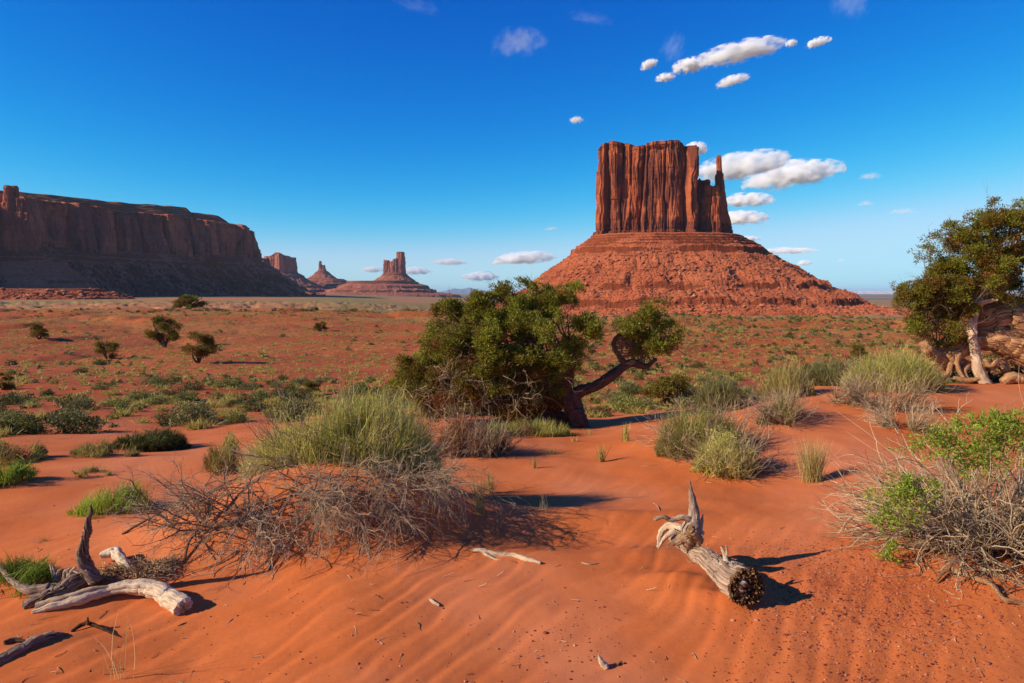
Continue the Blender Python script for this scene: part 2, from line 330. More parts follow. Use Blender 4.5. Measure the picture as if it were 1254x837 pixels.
# ---- ground material
def ground_mat():
    m, n, l = newmat('red_sand_ground'); b = n['Principled BSDF']; b.inputs['Roughness'].default_value = 0.9; b.inputs['Specular IOR Level'].default_value = 0.12
    geo = n.new('ShaderNodeNewGeometry').outputs['Position']
    sep = n.new('ShaderNodeSeparateXYZ'); l.new(geo, sep.inputs[0])
    ln = n.new('ShaderNodeVectorMath'); ln.operation = 'LENGTH'; l.new(geo, ln.inputs[0]); rad = ln.outputs['Value']
    t1 = noise(n, l, geo, 1.3, 5, 0.6); t2 = noise(n, l, geo, 38.0, 4, 0.6); t3 = noise(n, l, geo, 400.0, 2, 0.5)
    sand = mix(n, l, mrange(n, l, t1.outputs[0], .3, .7), SAND_A, SAND_B)
    sand = mix(n, l, mrange(n, l, t2.outputs[0], .3, .75, 0, .35), sand, SAND_C)
    tp = noise(n, l, geo, .42, 4, 0.55); sand = mix(n, l, mrange(n, l, tp.outputs[0], .42, .66, 0, .75), sand, (.60, .20, .085))
    # dark grit specks
    vo = n.new('ShaderNodeTexVoronoi'); vo.inputs['Scale'].default_value = 22.0; l.new(geo, vo.inputs['Vector'])
    sp_ = mth(n, l, 'MULTIPLY', mrange(n, l, vo.outputs['Distance'], .07, .11, 1, 0), mrange(n, l, noise(n, l, geo, 2.2, 3).outputs[0], .5, .62))
    sand = mix(n, l, mth(n, l, 'MULTIPLY', sp_, .6), sand, (.12, .025, .012))
    # mid-distance red soil with crusts and greener hollows
    t4 = noise(n, l, geo, 0.05, 6, 0.6); t5 = noise(n, l, geo, 0.6, 6, 0.65)
    soil = mix(n, l, mrange(n, l, t4.outputs[0], .35, .65), SOIL_A, SOIL_B)
    soil = mix(n, l, mrange(n, l, t5.outputs[0], .4, .75, 0, .6), soil, SOIL_C)
    t8 = noise(n, l, mapping(n, l, geo, (.02, .045, .03)), 1.0, 6, 0.65)
    soil = mix(n, l, mth(n, l, 'MULTIPLY', mrange(n, l, t8.outputs[0], .44, .60, 0, .50), mrange(n, l, rad, 70, 170)), soil, (.34, .20, .06))
    c = mix(n, l, mrange(n, l, rad, 11, 26), sand, soil)
    # the plain beyond: dry grass tan-green with red streaks
    vs = mapping(n, l, geo, (0.004, 0.0012, 0.004)); t6 = noise(n, l, vs, 1.0, 6, 0.6)
    pl = mix(n, l, mrange(n, l, t6.outputs[0], .42, .62), PLAIN_A, PLAIN_B)
    c = mix(n, l, mrange(n, l, rad, 230, 420), c, pl)
    vs2 = mapping(n, l, geo, (0.00008, 0.0004, 0.0001)); t7 = noise(n, l, vs2, 1.0, 4, 0.6)
    far = mix(n, l, mrange(n, l, t7.outputs[0], .45, .6), (.17, .15, .075), (.36, .18, .11))
    c = mix(n, l, mrange(n, l, rad, 2500, 6000), c, far)
    l.new(c, b.inputs['Base Color'])
    nf = mrange(n, l, rad, 5, 16, 1, 0)
    nb = bump(n, l, t2.outputs[0], 0.20, 0.006)
    nb = bump(n, l, t3.outputs[0], 0.25, 0.0015, nb)
    nb = bump(n, l, mth(n, l, 'MULTIPLY', t5.outputs[0], mrange(n, l, rad, 9, 22)), 0.8, 0.25, nb); l.new(nb, b.inputs['Normal'])
    return m
SAND_A = (.55, .135, .032); SAND_B = (.62, .17, .045); SAND_C = (.44, .095, .025)
SOIL_A = (.34, .068, .019); SOIL_B = (.46, .115, .032); SOIL_C = (.26, .088, .026)
PLAIN_A = (.27, .19, .060); PLAIN_B = (.42, .17, .07)

def build_ground():
    ph = np.concatenate([np.linspace(-180, -62, 36)[:-1], np.linspace(-62, -41, 40)[:-1], np.linspace(-41, 41, 1050)[:-1], np.linspace(41, 62, 40)[:-1], np.linspace(62, 180, 36)[:-1]])*np.pi/180
    r = np.concatenate([[0.05, .5, 1.0, 1.5, 1.9, 2.2], np.exp(np.arange(math.log(2.4), math.log(14), .0040)), np.exp(np.arange(math.log(14), math.log(400), .0075)), np.exp(np.linspace(math.log(401), math.log(90000), 190))])
    Rr, Ph = np.meshgrid(r, ph, indexing='ij'); X = Rr*np.sin(Ph); Y = Rr*np.cos(Ph)
    Z = height(X, Y)
    V = np.stack([X, Y, Z], -1).reshape(-1, 3)
    me = mesh_from('ground', V, [grid_faces(len(r), len(ph), True)[:, ::-1]], ground_mat(), True)
    link('ground', me, kind='structure')
build_ground()

# ---------------------------------------------------------------- sandstone landforms
def rock_mat(name, c1, c2, varn, strata=1.0, varn_amt=.75, talus=False, sz=1.0, bed=None):
    m, n, l = newmat(name); b = n['Principled BSDF']; b.inputs['Roughness'].default_value = 0.92; b.inputs['Specular IOR Level'].default_value = 0.1
    p = n.new('ShaderNodeNewGeometry').outputs['Position']
    big = noise(n, l, mapping(n, l, p, (.012*sz,)*3), 1, 5, .6)
    vert = noise(n, l, mapping(n, l, p, (.055*sz, .055*sz, .006*sz)), 1, 6, .65, .3)
    hor = noise(n, l, mapping(n, l, p, (.004*sz, .004*sz, .16*sz)), 1, 4, .6, .2)
    fine = noise(n, l, mapping(n, l, p, (.25*sz, .25*sz, .12*sz)), 1, 6, .7)
    c = mix(n, l, mrange(n, l, big.outputs[0], .3, .7), c1, c2)
    c = mix(n, l, mrange(n, l, hor.outputs[0], .45, .62, 0, .45*strata), c, tuple(x*.62 for x in c1))
    if not talus:
        v2 = noise(n, l, mapping(n, l, p, (.022*sz, .022*sz, .009*sz), (7, 3, 1)), 1, 5, .6, .6)
        c = mix(n, l, mrange(n, l, vert.outputs[0], .49, .62, 0, varn_amt*.8), c, varn)
        c = mix(n, l, mrange(n, l, v2.outputs[0], .47, .56, 0, varn_amt), c, tuple(x*1.25 for x in varn))
    if bed:
        sb = n.new('ShaderNodeSeparateXYZ'); l.new(p, sb.inputs[0])
        fb = mth(n, l, 'ADD', sb.outputs[2], mth(n, l, 'MULTIPLY', vert.outputs[0], 9.0)); c = mix(n, l, mrange(n, l, fb, bed-2, bed+3, .72, 0), c, tuple(x*1.5 for x in varn))
    else: c = mix(n, l, mrange(n, l, fine.outputs[0], .5, .7, 0, .6), c, TALUS_PALE)
    c = mix(n, l, mrange(n, l, fine.outputs[0], .35, .15, 0, .5), c, tuple(x*.45 for x in c1))
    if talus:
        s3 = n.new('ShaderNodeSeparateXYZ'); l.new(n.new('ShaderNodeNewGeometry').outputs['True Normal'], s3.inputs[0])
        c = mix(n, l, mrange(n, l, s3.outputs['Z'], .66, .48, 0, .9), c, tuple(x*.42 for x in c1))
    l.new(c, b.inputs['Base Color'])
    nb = bump(n, l, fine.outputs[0], .8, 5/sz)
    if not talus: nb = bump(n, l, vert.outputs[0], .5, 9/sz, nb)
    nb = bump(n, l, hor.outputs[0], .5, 4/sz, nb); l.new(nb, b.inputs['Normal'])
    return m
TALUS_PALE = (.50, .20, .095)
ROCK = rock_mat('red_sandstone', (.39, .092, .034), (.50, .135, .052), (.12, .032, .020), .6, .9, bed=132.0)
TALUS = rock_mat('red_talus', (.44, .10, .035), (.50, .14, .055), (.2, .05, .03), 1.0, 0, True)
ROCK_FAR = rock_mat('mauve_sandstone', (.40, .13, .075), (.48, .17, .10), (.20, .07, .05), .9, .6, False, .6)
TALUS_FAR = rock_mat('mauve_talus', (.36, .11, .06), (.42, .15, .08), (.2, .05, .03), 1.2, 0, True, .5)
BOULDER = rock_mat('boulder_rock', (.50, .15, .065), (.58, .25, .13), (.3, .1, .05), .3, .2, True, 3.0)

def outline(cx, cy, a, b, n, rot=0.0, pw=3.0):
    th = np.linspace(0, 2*np.pi, n, endpoint=False)
    c, s = np.cos(th), np.sin(th); k = (np.abs(c)**pw+np.abs(s)**pw)**(-1/pw)
    x = a*c*k; y = b*s*k
    return np.stack([cx+x*math.cos(rot)-y*math.sin(rot), cy+x*math.sin(rot)+y*math.cos(rot)], -1)
def respace(P, n):
    Q = np.vstack([P, P[:1]]); L = np.concatenate([[0], np.cumsum(np.linalg.norm(np.diff(Q, axis=0), axis=1))])
    t = np.linspace(0, L[-1], n, endpoint=False)
    return np.stack([np.interp(t, L, Q[:, k]) for k in (0, 1)], -1)
def normals2(P):
    T = np.roll(P, -1, 0)-np.roll(P, 1, 0); T /= np.linalg.norm(T, axis=1)[:, None]+1e-9
    N = np.stack([T[:, 1], -T[:, 0]], -1); return N     # outward for a counter-clockwise outline
def cliff(P, z0, z1, rows, flute=10.0, fs=26.0, taper=0.04, seed=0.0, caprim=3.0, base_band=.12, mat=None, top_var=4.0, capdrop=0.0, zrow=None, ledges=((.80, 3.0),), parent=None, name='cliff', base=(0, 0, 0), split=True):
    """vertical fluted wall with a stepped foot and a rubbly flat top; P counter-clockwise outline; z1 may be per point"""
    n = len(P); N = normals2(P); z1 = np.broadcast_to(np.asarray(z1, float), (n,)); z0 = np.broadcast_to(np.asarray(z0, float), (n,))
    h = np.linspace(0, 1, rows)[:, None]
    X = P[None, :, 0]+0*h; Y = P[None, :, 1]+0*h; Z = z0[None, :]+(z1-z0)[None, :]*h
    H = float((z1-z0).max())
    seg = np.linalg.norm(np.roll(P, -1, 0)-P, axis=1); S = np.concatenate([[0], np.cumsum(seg)[:-1]])[None, :]+0*h; per = seg.sum()
    def blocks(w, hz, sd, notch):
        k = max(6, int(round(per/w))); q = (S/per)*k+.45*fbm(X/(w*2.2), Y/(w*2.2), Z/(w*5)+sd, 3)+.9*perlin(X/(w*4), Y/(w*4), sd)
        i = np.floor(q); f = q-i; rsb = np.random.RandomState(int(sd*7)+3); tab = rsb.rand(4096); tb2 = rsb.rand(4096)*2-1
        lv = np.floor((Z-z0.min())/hz+tab[(i.astype(int)*13) % 4096]*3).astype(int)
        def val(ii): ii = ii.astype(int) % k; return tab[ii*7 % 4096]*.75+tab[(ii*31+lv*17) % 4096]*.25
        e = smooth(0, .10, f); v = val(i)*e+val(i-1)*(1-e)
        return v+.45*tb2[(i.astype(int) % k)*5 % 4096]*(f-.5)-notch*np.exp(-((np.minimum(f, 1-f))/.05)**2)
    warp = fs*.35*fbm(X/fs*.6, Y/fs*.6, Z/(fs*3)+seed, 2)
    f1 = -np.abs(perlin((X+warp)/fs+seed, Y/fs, Z/(fs*11)))*1.8
    f2 = -np.abs(perlin((X+warp)/(fs*.38)+seed, Y/(fs*.38), Z/(fs*5)))*.9
    f3 = -np.abs(perlin(X/(fs*.15)+seed, Y/(fs*.15), Z/(fs*1.2)))*.35
    brk = np.sign(perlin(X/(fs*.8), Y/(fs*.8), Z/(fs*1.3)+seed))*np.minimum(1, np.abs(perlin(X/(fs*.8), Y/(fs*.8), Z/(fs*1.3)+seed))*7)*.22
    d = flute*(.45*f1+.25*f2+f3*.8+brk*.8+1.9*(blocks(fs*1.15, H*.5, seed+1, .45)-.75)+.50*(blocks(fs*.48, H*.22, seed+2, .35)-.5)+.25*(blocks(fs*.13, H*.1, seed+5, .2)-.5)+.55)
    d = d+H*taper*(1-h)
    bb = base_band
    st = np.zeros_like(h)
    for k, (fr, w) in enumerate(((bb, .35), (bb*.72, .4), (bb*.45, .4), (bb*.2, .4))):
        st = st+flute*w*.8*(1-smooth(fr-.006, fr+.006, h))
    d = d*(.55+.45*smooth(0, bb*1.4, h))+st*(.75+.5*perlin(X/(fs*.5), Y/(fs*.5), seed))
    d = d+flute*.16*np.sign(perlin(seed, 1.3, Z/(H*.022)))*(1-smooth(bb, bb*1.3, h))
    for fr, w in ledges:
        jit = .03*perlin(X/(fs*2), Y/(fs*2), seed+3)
        d = d-w*smooth(fr+jit-.01, fr+jit+.01, h)
    d = d+caprim*smooth(.955, .965, h)-caprim*1.6*smooth(.982, .99, h)
    X = X+d*N[None, :, 0]; Y = Y+d*N[None, :, 1]
    Z = Z+smooth(.6, 1, h)*top_var*(1.5*fbm(P[:, 0]/(fs*1.2)+seed, P[:, 1]/(fs*1.2), 2.0, 3))[None, :]
    cx, cyy = P.mean(0)
    caps = []
    for k, s_ in enumerate((.97, .9, .75, .5, .25, .02)):
        cxx = cx+(X[-1]-cx)*s_; cy2 = cyy+(Y[-1]-cyy)*s_
        caps.append((cxx, cy2, Z[-1]*s_+(Z[-1].mean())*(1-s_)+(capdrop*(1-s_))+top_var*.9*fbm(cxx/(fs*.5), cy2/(fs*.5), seed, 3)))
    X = np.vstack([X]+[c[0][None] for c in caps]); Y = np.vstack([Y]+[c[1][None] for c in caps]); Z = np.vstack([Z]+[c[2][None] for c in caps])
    V = np.stack([X, Y, Z], -1).reshape(-1, 3)-np.asarray(base)
    me = mesh_from(name, V, [grid_faces(X.shape[0], n, True)], mat or ROCK, False)
    return link(name, me, parent)
PROF = [(0, 1.02), (.03, .995), (.033, .972), (.055, .962), (.058, .93), (.085, .928), (.088, .895), (.115, .893), (.118, .858), (.155, .84), (.161, .765), (.22, .70), (.30, .595), (.40, .475), (.465, .415), (.478, .345), (.55, .29), (.62, .24), (.636, .165), (.70, .13), (.80, .085), (.90, .04), (1.0, 0.0), (1.06, -.06), (1.12, -.3)]
PLAT = [(0, 1.0), (.06, .98), (.075, .78), (.26, .66), (.275, .47), (.50, .36), (.515, .17), (.8, .07), (1, 0), (1.12, -.3)]
def talus(P, z0, z1, width, rows, rub=3.0, mat=None, parent=None, base=(0, 0, 0), seed=0.0, prof=PROF, ledge_noise=True, inset=8.0, name='talus_slope', gully=.06):
    n = len(P); N = normals2(P)
    # smooth the outward directions so the fan opens evenly
    k = np.exp(-np.linspace(-2, 2, 2*(n//14)+1)**2); k /= k.sum(); m = n//14
    N = np.stack([np.convolve(np.concatenate([N[-m:, i], N[:, i], N[:m, i]]), k, 'valid') for i in (0, 1)], -1)
    N /= np.linalg.norm(N, axis=1)[:, None]+1e-9
    width = np.broadcast_to(np.asarray(width, float), (n,)); z0 = np.broadcast_to(np.asarray(z0, float), (n,))
    ps = np.array(prof); s = np.linspace(0, 1.12, rows)[:, None]
    X = P[None, :, 0]+N[None, :, 0]*(s*width[None]-inset*(s < .01)); Y = P[None, :, 1]+N[None, :, 1]*(s*width[None]-inset*(s < .01))
    W = width.mean()
    sj = s+.038*fbm(X/(W*.22), Y/(W*.22), seed, 4)*smooth(.0, .25, s)+.006*fbm(X/(W*.05), Y/(W*.05), seed, 3)
    stepped = np.interp(sj, ps[:, 0], ps[:, 1])
    ker = np.exp(-np.linspace(-2, 2, 41)**2); ker /= ker.sum()
    q = np.linspace(-.2, 1.4, 1601); sm = np.convolve(np.interp(q, ps[:, 0], ps[:, 1]), np.exp(-np.linspace(-2, 2, 141)**2)/np.exp(-np.linspace(-2, 2, 141)**2).sum(), 'same')
    plain = np.interp(sj, q, sm)
    mask = smooth(-.12, .12, fbm(X/(W*.30), Y/(W*.30), seed+4, 3)+.12*(sj < .2)+.04)
    q_ = plain*(1-mask)+stepped*mask
    Z = z0[None]+(z1-z0)[None]*q_
    Z = Z-(z1-z0)[None]*gully*np.maximum(0, ridged(X/(W*.3), Y/(W*.3), seed+2, 3)-.35)*smooth(.1, .35, s)*(1-smooth(.85, 1.05, s))
    Ua = np.cumsum(np.linalg.norm(np.roll(P, -1, 0)-P, axis=1))
    wv_ = .5*fbm(X/(W*.2), Y/(W*.2), seed+9, 2)
    Z = Z-(z1-z0)[None]*gully*.9*np.maximum(0, ridged(Ua[None]/(W*.075)+wv_, s*2.2+seed, 1.0, 3)-.30)*smooth(.08, .3, s)*(1-smooth(.9, 1.05, s))
    rubm = smooth(.02, .2, s)
    Z = Z+rub*(.25+.75*rubm)*(fbm(X/(rub*9), Y/(rub*9), seed, 3)*1.6+1.1*np.maximum(0, perlin(X/(rub*1.6), Y/(rub*1.6), seed+7)))
    V = np.stack([X, Y, Z], -1).reshape(-1, 3)-np.asarray(base)
    me = mesh_from(name, V, [grid_faces(rows, n, True)[:, ::-1]], mat or TALUS, False)
    return link(name, me, parent), (X, Y, Z, mask)
def boulders(T, count, smin, smax, parent, base, seed, mat, s_lo=.2, s_hi=.97):
    rs = np.random.RandomState(seed); X, Y, Z, M = T; nr, nc = X.shape; g = Geo()
    ico = bpy.data.meshes.new('tmp'); import bmesh; bm = bmesh.new(); bmesh.ops.create_icosphere(bm, subdivisions=1, radius=1); bm.to_mesh(ico); bm.free()
    bv = np.array([v.co[:] for v in ico.vertices]); bf = np.array([list(p.vertices) for p in ico.polygons]); bpy.data.meshes.remove(ico)
    i = (nr*(s_lo+(s_hi-s_lo)*rs.rand(count))/1.12).astype(int); j = rs.randint(0, nc, count)
    pat = fbm(X[i, j]/(60), Y[i, j]/60, 2.0, 3); sz = (smin+(smax-smin)*rs.rand(count)**4.5)*np.clip(.75+1.3*pat, .25, 1.5)
    jit = 1+.35*(rs.rand(count, len(bv))-.5)*1.6
    sc_ = np.stack([1+.5*rs.rand(count), 1+.5*rs.rand(count), .6+.5*rs.rand(count)], -1)
    ang = rs.rand(count)*6.28; c, s = np.cos(ang), np.sin(ang)
    v = bv[None]*jit[..., None]*sc_[:, None, :]*sz[:, None, None]
    v = np.stack([v[..., 0]*c[:, None]-v[..., 1]*s[:, None], v[..., 0]*s[:, None]+v[..., 1]*c[:, None], v[..., 2]], -1)
    pos = np.stack([X[i, j], Y[i, j], Z[i, j]+sz*.15], -1)
    v = v+pos[:, None, :]
    f = (bf[None]+(np.arange(count)*len(bv))[:, None, None]).reshape(-1, 3)
    me = mesh_from('boulders', v.reshape(-1, 3)-np.asarray(base), [f], mat, False)
    o = link('boulders', me, parent); o['kind'] = 'stuff'; return o
def zy(py, D): return CAMZ+ray(627, py)[1]*D

# ---- the mitten-shaped butte
def mitten():
    D = 1300.0; px = lambda p: (p-CXP)/F_PX*D
    base = np.array([px(808), D, -36.0])
    root = link('sandstone_butte', None, loc=base, label='tall mitten-shaped red sandstone butte with a thin thumb spire, on a wide rubble cone', cat='butte')
    zb = zy(288, D-70); zt = zy(172, D-60)
    # main block: outline traced with bays so that columns stand out
    P = respace(outline(px(787.5), D+5, (px(845)-px(731))/2, 62, 1100, -.20, 6.0), 1100)
    x = (P[:, 0]/P[:, 1]*F_PX+CXP-730)/116.0
    top = zt+np.interp(x, [0, .06, .12, .30, .36, .45, .60, .84, .90, 1.0], [-5, 1, 4, 1, -6, -5, 0, 0, -4, -14])
    cliff(P, zb-14, top, 200, flute=11, fs=30, taper=.008, seed=3.0, caprim=2.5, parent=root, base=base, base_band=.13, top_var=2.5, ledges=((.90, 2.0), (.955, 1.5)), name='cliff')
    for k, (c, w, pt, dd, sd) in enumerate(((852, 12, 224, -6, 1.0), (859, 13, 233, -22, 2.0), (867, 12, 238, -8, 5.0))):
        P2 = respace(outline(px(c), D+dd, px(627+w), 34, 300, 0.1*k, 2.6), 300)
        cliff(P2, zb-14, zy(pt, D), 130, flute=5, fs=15, taper=.03, seed=sd+10, caprim=1.2, parent=root, base=base, base_band=.2, top_var=5, name='buttress')
    # thumb spire
    P3 = respace(outline(px(878.5), D-6, px(627+5.5), 11, 260, 0, 2.4), 260)
    o = cliff(P3, zb-14, zy(192, D), 180, flute=2.2, fs=9, taper=.05, seed=21, caprim=.8, parent=root, base=base, base_band=.2, top_var=2, name='thumb_spire')
    v = np.empty(len(o.data.vertices)*3, np.float32); o.data.vertices.foreach_get('co', v); v = v.reshape(-1, 3)
    h = np.clip((v[:, 2]+base[2]-zb)/(zy(192, D)-zb), 0, 1); cx = px(878.5)-base[0]
    v[:, 0] = cx+(v[:, 0]-cx)*(.68+.95*(1-h)**2.8+.16*np.exp(-((h-.93)/.04)**2))-6.5*h**1.1; v[:, 1] = (D-6-base[1])+(v[:, 1]-(D-6-base[1]))*(.8+.9*(1-h)**1.6)
    o.data.vertices.foreach_set('co', v.ravel())
    Pt = respace(outline(px(811), D, px(627+86), 92, 1500, 0, 2.6), 1500)
    ang = np.arctan2(Pt[:, 1]-D, Pt[:, 0]-px(811))
    wid = 302+40*np.cos(ang)+18*fbm(np.cos(ang)*2, np.sin(ang)*2, 5.0, 3)
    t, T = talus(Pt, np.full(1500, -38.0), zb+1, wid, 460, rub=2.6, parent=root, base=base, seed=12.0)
    boulders(T, 14000, .4, 3.4, root, base, 5, BOULDER, .17)
mitten()

# ---- the long mesa in shade
def long_mesa():
    pl = lambda p, D: ((p-CXP)/F_PX*D, D)
    pts = [pl(-330, 1300), pl(-120, 1500), pl(10, 1720), pl(110, 1930), pl(190, 2120), pl(245, 2240), pl(300, 2390), pl(317, 2520), pl(312, 2800), pl(200, 3600), (-4200, 4300), (-4200, 1400)]
    P = respace(np.array(pts), 2600)
    for _ in range(60): P = (np.roll(P, 1, 0)+2*P+np.roll(P, -1, 0))/4
    N = normals2(P)
    w = 38*fbm(P[:, 0]/330, P[:, 1]/330, 7.7, 2)+16*fbm(P[:, 0]/110, P[:, 1]/110, 2.7, 2)
    P = P+N*w[:, None]
    base = np.array([-1400.0, 2000.0, -10.0])
    root = link('sandstone_mesa', None, loc=base, label='long dark red mesa with sheer cliffs in shade, filling the horizon beside the desert plain', cat='mesa')
    px = CXP+P[:, 0]/P[:, 1]*F_PX
    top = np.interp(px, [-300, 10, 120, 245, 256, 300, 325], [245, 248, 247, 247, 240, 238, 215])
    front = P[:, 1] < 3300
    cliff(P, 100, top, 130, flute=25, fs=66, taper=.05, seed=33, caprim=3, parent=root, base=base, base_band=.10, top_var=3, ledges=((.90, 5.0),), name='cliff', mat=ROCK_MESA)
    # the stepped upper tier set back on the cliff
    P2 = P-N*np.interp(px, [0, 200, 250, 300], [14, 16, 22, 30])[:, None]
    top2 = np.interp(px, [-300, 0, 60, 120, 180, 246, 252, 285, 296, 303], [268, 262, 268, 272, 276, 286, 269, 266, 250, 228])
    n = len(P2); rows = 46; h = np.linspace(0, 1, rows)[:, None]; N2 = N
    off = 46*h+2.6*np.sign(np.sin(h*40+2*fbm(P2[:, 0]/200, P2[:, 1]/200, 1, 2)[None]))+7*fbm(P2[None, :, 0]/60, P2[None, :, 1]/60, h*2, 3)
    off = off*np.interp(px, [240, 300], [1, .7])[None]
    X = P2[None, :, 0]-N2[None, :, 0]*off; Y = P2[None, :, 1]-N2[None, :, 1]*off; Z = (top-7)[None]+(top2-top+7)[None]*h**.9+3*fbm(X/40, Y/40, 1, 3)*h
    cx, cyy = P.mean(0)
    X = np.vstack([X]+[cx+(X[-1]-cx)*s for s in (.9, .5, .05)]); Y = np.vstack([Y]+[cyy+(Y[-1]-cyy)*s for s in (.9, .5, .05)]); Z = np.vstack([Z, Z[-1:]-1, Z[-1:]-1, Z[-1:]*0+262])
    V = np.stack([X, Y, Z], -1).reshape(-1, 3)-base
    link('upper_ledge', mesh_from('upper_ledge', V, [grid_faces(X.shape[0], n, True)], UPPER), root)
    wid = np.interp(px, [-200, 60, 200, 300, 330], [300, 300, 250, 215, 190])
    wid = wid*(1+.45*fbm(P[:, 0]/150, P[:, 1]/150, 3, 2)*2)
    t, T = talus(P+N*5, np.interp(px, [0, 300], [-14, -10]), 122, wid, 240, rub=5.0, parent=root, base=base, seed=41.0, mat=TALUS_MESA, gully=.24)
    boulders(T, 9000, 1.0, 5, root, base, 15, TALUS_MESA)
    # detached pillar in front of the wall
    D = 1690.0
    for p, w_, pt, sd, nm in ((25, 9, 229, 51, 'pillar'), (37, 8, 244, 53, 'pillar'), (42, 7, 262, 54, 'pillar'), (2, 12, 238, 57, 'pillar')):
        c = (p-CXP)/F_PX*D
        Pc = respace(outline(c, D-6, w_/F_PX*D, 16, 220, .2, 2.8), 220)
        cliff(Pc, 60, zy(pt, D), 120, flute=4, fs=16, taper=.05, seed=sd, caprim=1, parent=root, base=base, base_band=.15, top_var=3, name=nm, mat=ROCK_MESA)
    Pd = respace(outline((22-CXP)/F_PX*D, D, 60, 30, 400, .2, 2.2), 400)
    talus(Pd, -14, 105, 240, 160, rub=3, parent=root, base=base, seed=44.0, mat=TALUS_MESA)
    Pe = respace(outline((40-CXP)/F_PX*1330, 1330, 150, 55, 700, -.3, 2.2), 700); Pe = Pe+normals2(Pe)*(22*fbm(Pe[:, 0]/60, Pe[:, 1]/60, 4, 2))[:, None]
    t, T = talus(Pe, -16, zy(354, 1330), 110, 150, rub=2.5, parent=root, base=base, seed=48.0, mat=TALUS, prof=PLAT, name='low_red_ledge'); boulders(T, 2600, .6, 4, root, base, 25, BOULDER, 0.05)
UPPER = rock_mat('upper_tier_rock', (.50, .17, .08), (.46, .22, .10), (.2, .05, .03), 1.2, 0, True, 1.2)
ROCK_MESA = rock_mat('mesa_sandstone', (.50, .135, .065), (.60, .18, .09), (.20, .058, .04), .8, .8, False, .6)  # varnished mesa rock in its own colour
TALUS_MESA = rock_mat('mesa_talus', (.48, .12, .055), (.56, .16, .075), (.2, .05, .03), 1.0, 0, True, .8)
long_mesa()

